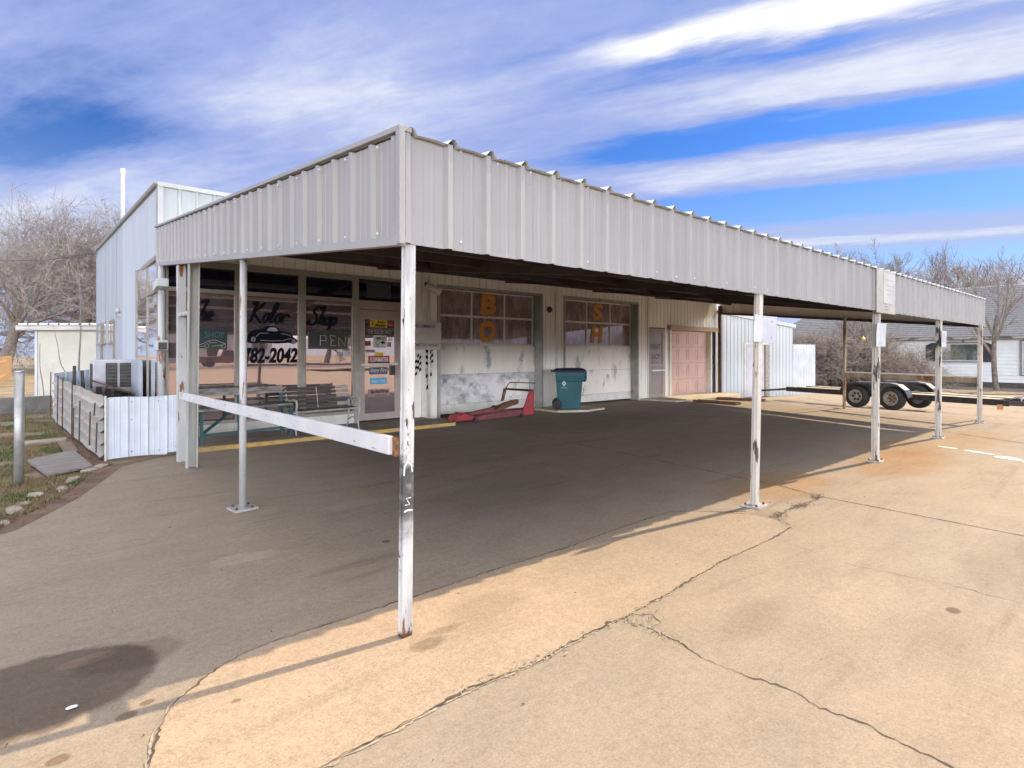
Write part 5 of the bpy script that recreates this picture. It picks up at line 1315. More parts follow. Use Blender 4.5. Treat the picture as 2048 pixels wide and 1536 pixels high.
def trailer():
    T = thing('flat_trailer', 'low black tandem axle car trailer with silver fenders parked beyond the canopy', 'trailer', (17.3, 3, -.15))
    G0 = -.15
    e = Vector((-.23, -.97, 0)).normalized(); s = Vector((.97, -.23, 0)).normalized()
    o = Vector((17.22, 2.97, G0))     # midway between the two near wheels
    W = lambda a, q, z: o + e * a + s * q + Vector((0, 0, z))
    def wheel(a, q, sgn, clean):
        c = W(a, q, .335)
        ax = -s * sgn
        r = MB().lathe(c - ax * .10, ax, [(0, .20), (.0, .30), (.025, .335), (.10, .34), (.175, .335), (.20, .30), (.20, .20)], 28, False); w = link('wheel', r, RUBBER, T, True)
        r = MB().lathe(c - ax * .08, ax, [(.0, .205), (.165, .205), (.188, .20), (.190, .178), (.12, .165), (.11, .05)], 24); rm = link('rim', r, RIM, w)
        r = MB()
        for k in range(6):
            t = k * math.pi / 3; d = e * math.cos(t) + Vector((0, 0, 1)) * math.sin(t)
            r.lathe(c + ax * .034 + d * .10, ax, [(0, .034), (.012, .034)], 10)
        link('rim_slot', r, RUBBER if clean else RUSTRIM, rm)
        r = MB().lathe(c + ax * .03, ax, [(0, .055), (.035, .05), (.05, .03)], 12); link('hub_cap', r, RIM if clean else RUSTRIM, rm)
    wt = .42
    for i, a in enumerate((-.50, .50)):
        wheel(a, 0, 1, i == 0); wheel(a, 1.35, -1, i == 0)
    for q in (-.03, 1.38):
        pts = [(-.98, .44), (-.90, .60), (-.72, .74), (-.5, .78), (0, .78), (.5, .78), (.72, .74), (.90, .60), (1.00, .40)]
        mb = MB()
        for (p0, p1) in zip(pts, pts[1:]):
            for t0, t1 in ((0, .008),):
                a0, z0 = p0; a1, z1 = p1
                c = [W(a0, q - .12, z0), W(a1, q - .12, z1), W(a1, q + .14, z1), W(a0, q + .14, z0)]
                mb.poly(c); mb.poly([x - Vector((0, 0, .008)) for x in reversed(c)])
            mb.poly([W(p0[0], q - .12, p0[1]), W(p1[0], q - .12, p1[1]), W(p1[0], q - .122, p1[1] - .045), W(p0[0], q - .122, p0[1] - .045)])
        mb.poly([W(pts[0][0], q + .14, pts[0][1])] + [W(x, q + .14, z) for x, z in pts[1:]])
        link('fender', mb, FENDER, T, False)
        mb = MB().poly([W(.6, q - .10, .36), W(1.05, q - .10, .36), W(1.05, q - .10, .42), W(.8, q - .10, .62)]); 
    mb = MB()
    for q in (.16, 1.19): mb.beam(W(-3.0, q, .40), W(3.1, q, .40), .06, .15); 
    for k in range(9): mb.beam(W(-2.9 + k * .7, .16, .40), W(-2.9 + k * .7, 1.19, .40), .05, .09)
    link('chassis', mb, TRAILB, T)
    for q in (.22, 1.0):
        mb = MB().beam(W(-2.6, q + .08, .485), W(2.9, q + .08, .485), .36, .015); link('deck_runner', mb, TRAILD, T)
    mb = MB(); mb.beam(W(-3.0, .2, .42), W(-3.9, .2, .30), .40, .03); mb.beam(W(-3.0, 1.1, .42), W(-3.9, 1.1, .30), .40, .03); mb.beam(W(-3.9, .0, .30), W(-3.9, 1.3, .30), .05, .06)
    link('dovetail', mb, TRAILB, T)
    for a in (-.5, .5): mb = MB().tube([W(a, .05, .335), W(a, 1.3, .335)], .04, 8); link('axle', mb, TRAILB, T)
    mb = MB(); mb.beam(W(3.0, .16, .40), W(4.6, .66, .42), .08, .12); mb.beam(W(3.0, 1.19, .40), W(4.6, .70, .42), .08, .12); link('tongue', mb, TRAILB, T)
    mb = MB(); mb.box(W(3.55, .45, .62), (.34, .22, .44)); link('winch_box', mb, RUSTY2, T, bevel=.01)
    mb = MB().lathe(W(3.95, .5, .72), s, [(-.2, .13), (-.18, .16), (.18, .16), (.2, .13)], 14); link('winch_drum', mb, REDRUST, T, True)
    mb = MB(); mb.tube([W(3.1, .2, .50), W(3.3, .3, .58), W(3.55, .35, .64), W(3.75, .4, .62)], .025, 6); mb.tube([W(2.95, .35, .50), W(3.2, .4, .52), W(3.5, .5, .50)], .02, 6); mb.tube([W(3.25, .3, .40), W(3.3, .3, .50), W(3.2, .32, .56)], .018, 6); link('tie_chain', mb, GALVP, T, True)
    mb = MB(); mb.tube([W(4.2, .66, .0), W(4.2, .66, .95)], .035, 8); mb.box(W(4.2, .66, .98), (.10, .10, .08)); link('jack_stand', mb, BLKM, T)
    mb = MB().box(W(2.95, .10, .30), (.16, .10, .12)); link('marker_lamp', mb, mat('amber_lamp', (.45, .20, .08), None, rough=.3), T)


RUSTY2 = mat('brown_winch_paint', (.085, .05, .04), (.05, .03, .025), 6, .6); REDRUST = mat('faded_red_drum', (.30, .13, .08), (.2, .09, .06), 6, .7)
trailer()


def house():
    X = 34.0; g = -.22
    H = thing('ranch_house', 'low pale sided house with grey shingle roof behind the bare trees', 'house', (X, 4, g))
    def hm(u, v, t): return (X - t, u, v)
    w = MB()
    n = 13; z1 = 2.36
    for k in range(n):
        a = .05 + (z1 - .05) * k / n; b = .05 + (z1 - .05) * (k + 1) / n
        w.poly([hm(-9, a, .035), hm(13.5, a, .035), hm(13.5, b, 0), hm(-9, b, 0)]); w.poly([hm(-9, b, 0), hm(13.5, b, 0), hm(13.5, b, .035), hm(-9, b, .035)])
    w.poly([(X, 13.5, g), (X + 8, 13.5, g), (X + 8, 13.5, 2.36), (X, 13.5, 2.36)]); w.poly([(X, -9, g), (X + 8, -9, g), (X + 8, -9, 2.36), (X, -9, 2.36)])
    link('siding_wall', w, SIDING, H)
    w = MB().bx(X - .02, X + .1, -9, 13.5, g, .05); link('foundation', w, mat('dark_foundation', (.10, .085, .08), (.07, .06, .055), 3, .9), H)
    r = MB(); r.poly([(X - .55, -9.5, 2.28), (X - .55, 14, 2.28), (X + 4.2, 11, 5.15), (X + 4.2, -9.5, 5.15)]); r.poly([(X - .55, 14, 2.28), (X + 8.5, 14, 2.28), (X + 4.2, 11, 5.15)])
    r.poly([(X + 8.5, -9.5, 2.28), (X + 4.2, -9.5, 5.15), (X + 4.2, 11, 5.15), (X + 8.5, 14, 2.28)])
    ro = link('shingle_roof', r, SHINGLE, H)
    r = MB()
    for k in range(26):
        t = k / 26; z = 2.28 + 2.87 * t + .012; x = X - .55 + 4.75 * t
        r.beam((x, -9.5, z), (x, 14 - 3 * t, z), .03, .014)
    link('shingle_course', r, mat('shingle_shadow', (.13, .125, .125), None, rough=.95), ro)
    r = MB().bx(X - .56, X - .52, -9.5, 14, 2.16, 2.27); r.bx(X - .52, X, -9.5, 14, 2.20, 2.23); link('eave_board', r, mat('peeling_eave', (.32, .30, .27), (.10, .09, .08), 2.0, .8, 0, 0, 60, (1, 1, 1), lo=.48, hi=.56), H)
    def window(y0, y1, z0, z1, shut):
        f = MB()
        for (a, b, c, d) in ((y0 - .08, y0, z0 - .06, z1 + .08), (y1, y1 + .08, z0 - .06, z1 + .08), (y0, y1, z1, z1 + .08), (y0, y1, z0 - .06, z0)): f.prism([(a, c), (b, c), (b, d), (a, d)], hm, .0, .09)
        o = link('window', f, mat('grey_window_trim', (.24, .225, .21), (.18, .17, .16), 4, .7), H)
        p = MB(); p.prism([(y0, z0), (y1, z0), (y1, z1), (y0, z1)], hm, .03, .045); link('pane', p, GLASSH, o)
        p = MB()
        for (a, b, c, d) in ((y0, y0 + .05, z0, z1), (y1 - .05, y1, z0, z1), (y0 + .05, y1 - .05, z1 - .05, z1), (y0 + .05, y1 - .05, z0, z0 + .05)): p.prism([(a, c), (b, c), (b, d), (a, d)], hm, .046, .065)
        link('sash', p, SHEETW, o)
        if shut:
            for (ya, yb, sgn) in ((y1 + .10, y1 + .56, 1), (y0 - .56, y0 - .10, -1)):
                p = MB(); mid = (ya + yb) / 2
                outer = yb if sgn > 0 else ya; inner = ya if sgn > 0 else yb
                p.prism([(inner, z0 - .03), (outer, z0 - .03), (outer, z1 - .10), (mid, z1 + .03), (inner, z1 + .05)] if sgn > 0 else [(outer, z0 - .03), (inner, z0 - .03), (inner, z1 + .05), (mid, z1 + .03), (outer, z1 - .10)], hm, .04, .075)
                link('shutter', p, SHUTTER, H)
    window(3.45, 5.05, 1.06, 1.96, True)
    window(.2, 1.85, .45, 2.02, False)
    window(7.4, 8.4, .9, 1.95, False)
    b = MB().lathe((X - .4, 4.0, 2.14), (0, 0, -1), [(0, .02), (.1, .05), (.13, .04)], 8)
    link('porch_light', b, DARKV, H)
    # dead leaves and dirt strip along the house
    mb = MB(); r2 = random.Random(8)
    for j in range(5):
        for i in range(40): x = 28.5 + 5.5 * j / 4; mb.v.append((x + r2.uniform(-.3, .3) * (j == 0) * 3, -10 + i * .6, g + .012 + (.02 * r2.random() if 0 < j < 4 else 0)))
    for j in range(4):
        for i in range(39): q = j * 40 + i; mb.f.append((q, q + 40, q + 41, q + 1))
    tag(link('yard_dirt', mb, LEAFDIRT), 'leaf strewn dirt along the house', None, None, 'structure')


LEAFDIRT = mat('leafy_dirt', (.20, .145, .10), (.11, .085, .065), 3, .95, 0, .6, 12)
house()


# ------------------------------------------------------------------ trees
def grow(seed, H, r0, kids, trunk_frac, ang=.75, ratio=.66, wig=.16, up=.08, twig_r=.010, stems=1, spread=.25, lean=(0, 0)):
    r = random.Random(seed)
    T = MB(); Cn = MB(); maxl = len(kids)
    SD = [8, 6, 5, 3, 3, 3, 3]; NS = [6, 6, 5, 4, 3, 2, 2]

    def branch(p, d, L, rad, lev):
        n = NS[lev]; pts = [p]; rs = [rad]
        end = max(twig_r * .35, rad * (.62 if lev == 0 else .32))
        for i in range(n):
            w = wig * (1 + .25 * lev)
            d = (d + Vector((r.uniform(-1, 1), r.uniform(-1, 1), r.uniform(-1, 1))) * w + Vector((0, 0, up))).normalized()
            p = p + d * (L / n); pts.append(p); rs.append(rad + (end - rad) * (i + 1) / n)
        (T if lev <= 1 else Cn).tube(pts, rs, SD[lev], cap=False)
        if lev >= maxl: return
        for k in range(kids[lev]):
            t = (.45 if lev == 0 else .22) + (.55 if lev == 0 else .78) * (k + r.random()) / kids[lev]
            i = min(n - 1, int(t * n)); fr = t * n - i
            q = pts[i].lerp(pts[i + 1], fr); rr = rs[i] + (rs[i + 1] - rs[i]) * fr
            dd = (pts[i + 1] - pts[i]).normalized()
            ax = dd.orthogonal().normalized(); ax = Matrix.Rotation(r.random() * 6.283, 3, dd) @ ax
            nd = (dd * math.cos(ang * r.uniform(.6, 1.25)) + ax * math.sin(ang * r.uniform(.6, 1.25))).normalized()
            branch(q, nd, L * ratio * r.uniform(.75, 1.2) * (1.15 - .35 * t) * (1.5 if lev == 0 else 1) , max(twig_r, rr * r.uniform(.5, .72)), lev + 1)
    for s in range(stems):
        a = 6.283 * s / stems + r.random()
        d = Vector((math.cos(a) * spread * (stems > 1) + lean[0], math.sin(a) * spread * (stems > 1) + lean[1], 1)).normalized()
        branch(Vector((math.cos(a) * .12 * (stems > 1), math.sin(a) * .12 * (stems > 1), -.1)), d, H * trunk_frac, r0 * r.uniform(.8, 1.1), 0)
    return T, Cn


def tree_proto(name, bark, twig, *a, **k):
    T, Cn = grow(*a, **k)
    zt = max(v[2] for v in Cn.v)
    e = thing(name, None, 'tree')
    link('trunk', T, bark, e, True); link('crown', Cn, twig, e, False)
    e['top'] = zt
    return e


def plant(proto, x, y, height, rot, label, group, used, cat='tree', z=0, name=None, sx=1.0):
    o = proto if proto.name not in used else copy_tree(proto)
    used.add(proto.name)
    if name: o.name = name
    s = height / proto['top']
    o.location = (x, y, z); o.rotation_euler = (0, 0, rot); o.scale = (s * sx, s * sx, s)
    tag(o, label, cat, group)
    return o


def at(x, d):
    return (-1.4645 + .6459 * d + .7634 * d * (x - 1024) / 1110, -2.6075 + .7634 * d - .6459 * d * (x - 1024) / 1110)


def trees():
    used = set()
    KA = dict(ang=.72, ratio=.70, wig=.17, up=.06, twig_r=.009)
    pa = tree_proto('bare_tree', BARK, TWIG, 11, 12, .34, (7, 6, 5, 4, 4), .30, **KA)
    pb = tree_proto('bare_tree', BARK, TWIG, 23, 12, .30, (8, 6, 5, 4, 3), .26, ang=.85, ratio=.70, wig=.20, up=.03, twig_r=.009)
    pc = tree_proto('bare_tree', BARK, TWIGG, 37, 9, .22, (7, 5, 5, 4, 3), .26, ang=.55, ratio=.68, wig=.15, up=.10, twig_r=.010)
    pd = tree_proto('bare_tree', BARK, TWIGG, 52, 8, .17, (6, 6, 6, 5), .28, ang=.62, ratio=.70, wig=.17, up=.07, twig_r=.011)
    for p in (pa, pb, pc, pd):
        p['label'] = 'bare tree'
    G1 = 'bare winter trees behind the shop'
    rows = [(pa, 5, 40, 11.2, .3, 'big dark trunked bare tree at the left picture edge above the cedar fence', 1.15),
            (pb, 105, 44, 12.6, 1.2, 'wide spreading bare tree rising over the left half of the small shed', 1.2),
            (pa, 190, 47, 15.3, 2.3, 'tallest bare tree, rising just left of the white flue pipe', 1.0),
            (pb, 265, 52, 16.5, 4.0, 'bare tree partly hidden by the shop roof beside the roof vent', 1.0),
            (pb, -90, 46, 12.5, 2.9, 'bare tree cut by the left frame edge, leaning branches inward', 1.2),
            (pb, 160, 66, 16.0, .7, 'distant bare tree behind the shed roof ridge', 1.2),
            (pc, 445, 45, 14.6, 1.7, 'bare tree whose twig tips just show above the shop parapet', .8)]
    for (p, x, d, h, r, lab, sx) in rows:
        q = at(x, d); plant(p, q[0], q[1], h, r, lab, G1, used, sx=sx)
    G2 = 'bare trees by the ranch house'
    rows = [(pc, 1690, 40, 10.0, .4, 'bare tree rising over the canopy left of the notice board', .9),
            (pc, 1795, 41, 10.3, 2.0, 'bare tree with upright branches rising right above the notice board', 1.0),
            (pd, 1880, 37, 8.6, 3.3, 'bare tree with branches arching right past the canopy end', 1.25),
            (pb, 2035, 41, 9.8, 1.0, 'thick limbed bare tree rising behind the house roof at the right edge', 1.1)]
    for (p, x, d, h, r, lab, sx) in rows:
        q = at(x, d); plant(p, q[0], q[1], h, r, lab, G2, used, z=-.22, sx=sx)
    # the leaning tree right in front of the house wall
    T, Cn = grow(71, 7, .115, (6, 5, 5, 4), .50, ang=.55, ratio=.50, wig=.10, up=.10, twig_r=.010, lean=(-.12, .02))
    e = thing('bare_tree', 'slim dark trunked bare tree standing against the house wall right of the shuttered window', 'tree', (31.0, 2.30, -.24), G2)
    e['top'] = 1
    link('trunk', T, BARK, e, True); link('crown', Cn, TWIGG, e)
    for c in e.children: c.matrix_parent_inverse = Matrix()
    T, Cn = grow(78, 5, .24, (6, 6, 6, 4), .46, ang=.75, ratio=.62, wig=.18, up=.05, twig_r=.010)
    e = thing('bare_tree', 'stout bare tree among the brush left of the shuttered house window', 'tree', (30.8, 7.55, -.24), G2)
    link('trunk', T, BARK, e, True); link('crown', Cn, TWIGG, e)
    for c in e.children: c.matrix_parent_inverse = Matrix()
    # tangled brush before the house
    pe = tree_proto('bare_shrub', BRUSHM, BRUSHM, 91, 3, .05, (6, 6, 5, 4), .55, ang=.7, ratio=.62, wig=.30, up=-.02, twig_r=.009, stems=7, spread=.45)
    pf = tree_proto('bare_shrub', BRUSHM, BRUSHM, 97, 3, .05, (6, 6, 5, 4), .50, ang=.9, ratio=.62, wig=.34, up=-.04, twig_r=.009, stems=7, spread=.55)
    G3 = 'tangled bare shrubs before the ranch house'
    for i, (p, x, y, h, r, lab) in enumerate([(pe, 30.2, 9.7, 3.0, 0, 'dense tangled bare shrub beside the white corrugated fence panel'), (pf, 30.4, 8.6, 3.2, 1.3, 'tangled bare shrub holding a pale scrap, second from the fence panel'),
                                              (pe, 30.3, 7.2, 3.2, 2.2, 'tangled bare shrub behind the post with the creased paper'), (pf, 30.9, 5.9, 2.2, 3.9, 'thin bare shrub just left of the shuttered window'),
                                              (pf, 29.3, 10.7, 2.9, 5.2, 'bare shrub half hidden behind the white corrugated fence panel'), (pe, 33.0, 10.2, 3.4, 4.4, 'bare shrub growing against the left end of the house')]):
        plant(p, x, y, h, r, lab, G3, used, 'shrub', -.22)
    for (y, m, lab) in ((9.05, WHITEV, 'white crumpled bag caught in the bare shrub'), (7.26, mat('yellow_plastic', (.62, .55, .10), None, rough=.5), 'yellow plastic feeder hanging in the bare shrub')):
        mb = MB().lathe((30.0, y, 2.10), (.1, .1, 1), [(0, .03), (.04, .09), (.09, .10), (.14, .08), (.17, .03), (.24, .008)], 9)
        tag(link('snagged_bag' if m is WHITEV else 'hanging_feeder', mb, m, None, True), lab, 'bag' if m is WHITEV else 'feeder')
    # saplings and sticks by the small shed
    def stick(pts, r, lab, name='sapling'):
        mb = MB().tube(smooth_path(pts, 4), [r - (r * .6) * i / (4 * (len(pts) - 1)) for i in range(4 * (len(pts) - 1) + 1)], 5)
        tag(link(name, mb, TWIG), lab, 'sapling', 'thin saplings before the small shed')
    q = at(157, 15.5)
    stick([(q[0], q[1], 0), (q[0] + .01, q[1], 1.2), (q[0] + .05, q[1], 2.2), (q[0] + .03, q[1], 3.3), (q[0] - .02, q[1], 4.0)], .028, 'tall thin straight sapling crossing the shed wall and roof')
    q2 = at(106, 15.5)
    stick([(q[0] - .03, q[1], .6), (q[0] - .35, q[1] + .3, 1.1), (q2[0] + .1, q2[1], 1.7), (q2[0], q2[1], 2.3)], .016, 'thin sapling bending left across the shed wall')
    q3 = at(90, 15.8); q4 = at(80, 15.8)
    stick([(q3[0], q3[1], 0), (q4[0] + .06, q4[1], .6), (q4[0], q4[1], 1.1), (q4[0], q4[1], 1.75)], .02, 'dark leaning sapling at the left end of the shed wall')


trees()


# ------------------------------------------------------------------ west yard
def yard():
    s = thing('garden_shed', 'small cream walled shed with galvanised ribbed roof left of the shop', 'shed', (-1.64, 20.5, 0))
    a = Vector((-1.64, 20.5, 0)); e = Vector((.763, -.646, 0)); n = Vector((.646, .763, 0))
    def m(u, v, t): p = a + e * u + n * t; return (p.x, p.y, v)
    w = MB(); w.prism([(0, 0), (3.0, 0), (3.0, 2.22), (0, 2.22)], m, 0, 2.6); link('wall', w, SHEDW, s)
    w = MB(); w.prism([(0, 0), (.08, 0), (.08, 2.2), (0, 2.2)], m, -.02, 0); w.prism([(.08, 0), (3, 0), (3, .14), (.08, .14)], m, -.015, 0); link('corner_board', w, SHEETW, s)
    w = MB(); w.ribbed([(0, 0), (.015, .05), (.045, .05), (.06, 0)], -.36, 3.3, .32, lambda u, v, t: m(u, 2.36 + v * .16 + t, v * 2.9 - .3), 0, 1); link('roof', w, GALV, s)
    w = MB(); w.beam(m(-.36, 2.27, -.28), m(3.3, 2.27, -.28), .03, .15); link('fascia_board', w, WOODG2, s)
    w = MB(); w.prism([(-.36, 2.20), (3.3, 2.20), (3.3, 2.22), (-.36, 2.22)], m, -.28, 2.6); link('soffit', w, SHEDW, s)
    for (u, v, dx) in ((2.2, 2.46, .3), (2.5, 2.50, .25)):
        pass
    w = MB().tube([m(2.3, 2.46, -.1), m(2.45, 2.54, 0), m(2.7, 2.50, .1)], .03, 5); tag(link('fallen_branch', w, BARK), 'short fallen branch lying on the galvanised shed roof', 'branch')
    w = MB(); A = Vector((-8.5, 13.0, 0)); B = Vector((-1.3, 15.9, 0)); w.beam(A + Vector((0, 0, .19)), B + Vector((0, 0, .19)), .18, .42)
    tag(link('low_wall', w, BLOCKC, bevel=.01), 'low grey concrete wall at the back of the grass', 'wall')
    # pole
    p = thing('steel_pole', 'plain galvanised steel pole standing in the grass at the left', 'pole', (-1.67, 5.89, 0))
    w = MB().tube([(-1.67, 5.89, -.05), (-1.665, 5.89, 1.28)], .047, 18); link('shaft', w, GALVP, p, True)
    w = MB().lathe((-1.665, 5.89, 1.275), (0, 0, 1), [(0, .050), (.012, .050), (.018, .03)], 18); link('cap', w, GALVP, p)
    # cedar fence
    f = thing('cedar_fence', 'orange new cedar board fence at the left edge', 'fence', (-3.0, 35, 0)); r = random.Random(2)
    w = MB()
    for k in range(70): y = 30 + k * .18; w.bx(-3.05 + k * .002, -3.02 + k * .002, y, y + .165, .03, 1.30 + r.uniform(-.01, .02))
    link('boards', w, CEDAR, f)
    w = MB(); w.bx(-3.0, -2.94, 30, 42.5, .3, .4); w.bx(-3.0, -2.94, 30, 42.5, 1.0, 1.1); link('fence_rail', w, CEDAR, f)
    # chain-link fence beyond
    f = thing('chain_link_fence', 'grey chain link fence crossing behind the small shed', 'fence', (-3, 44, 0))
    A = Vector((-6, 46, 0)); B = Vector((6, 36.5, 0)); d = (B - A).normalized()
    w = MB(); w.tube([A + Vector((0, 0, 1.15)), B + Vector((0, 0, 1.15))], .025, 6); link('top_rail', w, GALVP, f)
    for k in range(6):
        q = A.lerp(B, k / 5); w = MB().tube([q, q + Vector((0, 0, 1.2))], .03, 6); link('post', w, GALVP, f)
    w = MB(); L = (B - A).length
    for k in range(120):
        for sg in (1, -1):
            u0 = k * L / 120; p0 = A + d * u0; p1 = A + d * min(L, max(0, u0 + sg * 1.1)); w.tube([p0 + Vector((0, 0, .03)), p1 + Vector((0, 0, 1.13))], .004, 3, False)
    link('wire_mesh', w, GALVP, f)
    mb = MB(); mb.tube([(-.30, 16.9, 4.30), (-1.4, 23, 4.75), (-2.9, 31.4, 5.65), (-6, 50, 8.2)], .010, 5); tag(link('utility_wire', mb, BLKM), 'thin dark utility wire running from the shop eave across the trees', 'wire')
    # planks and stones on the grass
    mb = MB().prism([(-1.63, 7.44), (-1.42, 6.05), (-.97, 6.33), (-1.11, 8.0)], lambda u, v, t: (u, v, t + .02 * (u + 1.4)), .015, .04); o = tag(link('plywood_sheet', mb, PLANKM), 'weathered grey plywood sheet lying on the grass near the fence', 'board')
    mb = MB().prism([(-1.22, 7.9), (-1.05, 7.9), (-1.10, 9.1), (-1.28, 9.2)], lambda u, v, t: (u, v, t), .004, .03); tag(link('wood_sheet', mb, DIRTW), 'reddish brown board behind the grey plywood sheet', 'board')
    mb = MB().prism([(-1.72, 9.15), (-1.16, 9.30), (-1.15, 9.62), (-1.72, 9.55)], lambda u, v, t: (u, v, t), .0, .045); tag(link('concrete_slab', mb, STONE), 'pale flat concrete slab in the grass behind the steel pole', 'slab')
    r = random.Random(6)
    def stone(x, y, sx, sy, sz, rot, lab):
        mb = MB(); n = 9; rings = []
        for (h, k) in ((0, 1.0), (.5, 1.02), (.85, .86), (1.0, .5)):
            ring = []
            for i in range(n):
                t = 6.283 * i / n; rr = k * (1 + .55 * noise.noise(Vector((math.cos(t) * 1.3 + x * 9, math.sin(t) * 1.3 + y * 7, h))))
                px, py = math.cos(t) * sx * rr, math.sin(t) * sy * rr
                ring.append((x + px * math.cos(rot) - py * math.sin(rot), y + px * math.sin(rot) + py * math.cos(rot), h * sz - .005))
            rings.append(ring)
        b0 = 0
        for rg in rings: mb.v += rg
        for a_ in range(3):
            for i in range(n): mb.f.append((a_ * n + i, a_ * n + (i + 1) % n, (a_ + 1) * n + (i + 1) % n, (a_ + 1) * n + i))
        mb.f.append(tuple(3 * n + i for i in range(n)))
        tag(link('edging_stone', mb, STONE, None, False, .006), lab, 'stone', 'pale edging stones along the concrete edge')
    for (x, y, sx, sy, sz, rot, lab) in [(-1.52, 5.02, .055, .075, .07, .3, 'rounded pale stone just before the steel pole foot'), (-1.66, 4.45, .05, .15, .05, .1, 'long pale edging stone lower left of the rounded one'),
                                         (-1.60, 4.72, .045, .08, .03, .0, 'small flat stone between the rounded stone and the long one'), (-1.74, 4.0, .05, .10, .04, .2, 'pale stone at the left frame edge'),
                                         (-1.30, 5.25, .04, .16, .04, -.1, 'thin long edging stone beside the green tuft'), (-1.19, 5.72, .05, .17, .045, -.25, 'long edging stone below the plywood corner'),
                                         (-1.00, 6.22, .06, .12, .05, -.6, 'edging stone touching the plywood corner'), (-.88, 6.46, .06, .08, .055, -.4, 'edging stone nearest the corrugated fence corner')]:
        stone(x, y, sx * 1.25, sy * 1.15, sz * .62, rot, lab)
    # dirt margin between grass and concrete
    mb = MB()
    edge = [(3.0, -2.7), (3.3, -2.2), (3.68, -1.73), (4.07, -1.55), (4.64, -1.29), (5.55, -.99), (6.28, -.77), (6.65, -.31), (6.8, .02)]
    L_ = [(x + .10, y) for y, x in edge] ; M_ = [(x - .16 + .05 * noise.noise(Vector((y * 4, 2, 0))), y + .03) for y, x in edge]
    for i in range(len(edge) - 1): mb.poly([(*L_[i], .0025), (*L_[i + 1], .0025), (*M_[i + 1], .0015), (*M_[i], .0015)])
    for q in ([(-1.4, 7.0), (-.75, 6.5), (-.80, 9.0), (-1.2, 8.6)], [(-1.0, 8.9), (-.85, 8.0), (-1.15, 12), (-1.35, 12)]): mb.poly([(x, y, .0035) for x, y in q])
    tag(link('dirt_margin', mb, DIRT), 'red brown dirt along the concrete edge', None, None, 'structure')

    def inside(x, y):
        if y < 3.0 or y > 15.5: return False
        lim = interp([(3.0, -2.75), (3.68, -1.80), (4.64, -1.37), (5.55, -1.10), (6.28, -.9), (7, -.86), (9.7, -1.06), (13.9, -1.3), (15.5, -1.4)], y)
        return -6 < x < lim
    r = random.Random(12)
    D = MB(); Gm = MB()
    while len(D.f) < 42000:
        y = 3.0 + 12.5 * r.random() ** 1.6; x = -1.0 - 1.9 * r.random() ** 1.1 - .12 * max(0, y - 6) * r.random()
        if not inside(x, y): continue
        if -1.66 < x < -1.0 and 6.1 < y < 7.9 and abs(x + 1.3) < .25: continue
        if noise.noise(Vector((x * 2.2, y * 1.4, 9))) < -.30: continue
        gn = noise.noise(Vector((x * 2.4, y * 1.5, 4)))
        tgt = Gm if (gn > .12 and r.random() < .75) else D
        h = r.uniform(.012, .045) * (1.25 if tgt is Gm else 1); a = r.random() * 6.283; w = r.uniform(.0025, .005); ln = r.uniform(.3, 1.3) * h
        dx, dy = math.cos(a), math.sin(a)
        tgt.poly([(x - dy * w, y + dx * w, 0), (x + dy * w, y - dx * w, 0), (x + dx * ln, y + dy * ln, h)])
    tag(link('dry_grass', D, GRASSD), 'patchy dead winter grass', 'grass', None, 'stuff'); tag(link('green_grass', Gm, GRASSG), 'green tufts among the dead grass', 'grass', None, 'stuff')
    Lf = MB()
    for k in range(700):
        y = r.uniform(3.4, 9.5); lim = interp([(3.0, -2.75), (3.68, -1.80), (4.64, -1.37), (5.55, -1.10), (6.28, -.9), (7, -.86), (9.7, -1.06)], y)
        x = lim + r.gauss(-.02, .09); s_ = r.uniform(.006, .018); a = r.random() * 6.28
        if y > 6.75 and x > -.84: continue
        M3 = Matrix.Rotation(a, 3, 'Z') @ Matrix.Rotation(r.uniform(-.5, .5), 3, 'X')
        Lf.poly([Vector((x, y, .008 + s_ * .3)) + M3 @ Vector(q) for q in ((-s_, -s_ * .5, 0), (s_, -s_ * .4, 0), (s_ * 1.2, s_ * .5, 0), (-s_ * .7, s_ * .6, 0))])
    tag(link('leaf_litter', Lf, LEAFM), 'fallen leaf litter along the concrete edge', 'leaves', None, 'stuff')


WOODG2 = mat('peeling_fascia_wood', (.34, .32, .30), (.52, .51, .49), 3, .8, 0, .2, 40, (.4, .4, 3)); DIRTW = mat('red_brown_board', (.24, .16, .12), (.17, .12, .10), 4, .85)
yard()


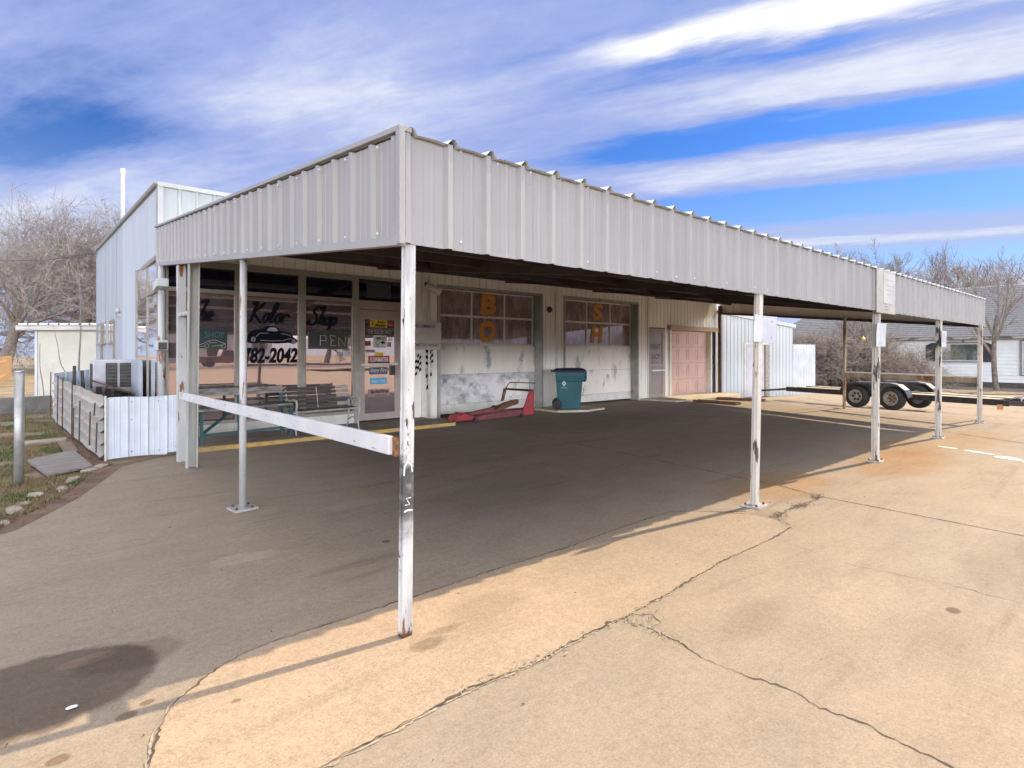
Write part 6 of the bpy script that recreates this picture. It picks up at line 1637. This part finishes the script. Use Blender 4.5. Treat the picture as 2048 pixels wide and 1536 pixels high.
# ------------------------------------------------------------------ small litter on the lot
def litter():
    r = random.Random(15)
    mb = MB().lathe((-1.37, .37, .006), (0, 0, 1), [(0, .014), (.006, .014), (.009, .006)], 8)
    for i, v in enumerate(mb.v): mb.v[i] = (-1.37 + (v[0] + 1.37) * 1.5, .37 + (v[1] - .37) * .55, v[2])
    tag(link('paper_scrap', mb, WHITEV, None, True), 'small white paper scrap on the dark stain', 'litter')
    for (x, y, n, lab) in [(4.18, -.30, 60, 'larger dried weed tuft in the joint beyond the second front post'), (3.66, -.31, 45, 'dried weed tuft at the bend of the crack near the second front post'), (4.62, -.27, 35, 'small dried weed tuft where two pavement joints meet'), (14.7, 3.1, 60, 'dried weed tuft at the foot of the rear canopy post'), (1.14, -.74, 16, 'tiny dried weed in the crack fork')]:
        mb = MB()
        for k in range(n):
            a = r.random() * 6.28; L = r.uniform(.012, .06) * (1 if n > 20 else .5); px, py = x + r.gauss(0, .05), y + r.gauss(0, .03); g = gz(px)
            mb.tube([(px, py, g + .004), (px + math.cos(a) * L * .5, py + math.sin(a) * L * .5, g + .012 + L * r.uniform(.1, .6)), (px + math.cos(a) * L, py + math.sin(a) * L, g + .008 + L * r.uniform(0, .4))], .0014, 3, False)
        tag(link('dried_weed', mb, DRYWEED), lab, 'weed', 'dried weeds in the pavement joints')
    mb = MB()
    for k in range(260):
        x = r.uniform(-1.6, 12); y = r.uniform(-2.4, 6.5); s = r.uniform(.002, .006)
        mb.box((x, y, .004 + s * .3), (s * r.uniform(.8, 2), s, s * .6), Matrix.Rotation(r.random() * 6, 3, 'Z'))
    tag(link('gravel_specks', mb, DARKV), 'scattered dark gravel specks on the concrete', 'gravel', None, 'stuff')


DRYWEED = mat('dry_weed', (.24, .16, .12), (.15, .10, .08), 20, .9)
litter()


# ------------------------------------------------------------------ across the street, seen in the shop glass
def opposite():
    b = thing('white_store', 'long white block building across the street mirrored in the shop windows', 'building', (10, -72, 0))
    w = MB().bx(-22, 26, -82, -72, 0, 4.2); link('wall', w, SHEETW, b)
    for k in range(7):
        w = MB().bx(-19 + k * 6, -16.5 + k * 6, -71.98, -71.9, .8, 2.8); link('window', w, DARKV, b)
    w = MB().bx(-22.2, 26.2, -82.2, -71.8, 4.2, 4.5); link('roof_edge', w, BLOCKC, b)
    t = thing('pickup_truck', 'red pickup truck parked across the street mirrored in the left shop window', 'truck', (13.9, -48, 0))
    w = MB().prism([(-2.7, .45), (2.7, .45), (2.75, .95), (2.6, 1.05), (1.5, 1.1), (.9, 1.75), (-.5, 1.78), (-.75, 1.1), (-2.7, 1.1)], lambda u, v, q: (13.9 + u, -48 + q, v), -.9, .9); link('body', w, mat('truck_red', (.16, .05, .04), None, rough=.35), t, bevel=.06)
    for sgn in (.905, -.915): w = MB().prism([(-.35, 1.15), (1.2, 1.15), (.8, 1.65), (-.35, 1.68)], lambda u, v, q: (13.9 + u, -48 + sgn + q, v), 0, .01); link('side_glass', w, DARKV, t)
    for u in (-1.7, 1.7):
        for q in (-.95, .75): w = MB().lathe((13.9 + u, -48 + q, .38), (0, 1, 0), [(0, .25), (0, .38), (.2, .38), (.2, .25)], 20); link('wheel', w, RUBBER, t, True)
    base = [o for o in COL.objects if o.name.startswith('bare_tree') and o.type == 'EMPTY'][:3]
    for i, (x, y, h, lab) in enumerate([(-6, -62, 9, 'bare tree across the street left of the white store'), (30, -60, 10, 'bare tree across the street right of the white store'), (5, -90, 12, 'bare tree behind the white store across the street')]):
        c = copy_tree(base[i % 3]); c.location = (x, y, 0); s = h / (c['top'] if c.get('top', 1) > 2 else 12); c.scale = (s, s, s); c['label'] = lab; c['group'] = 'bare trees across the street'


opposite()
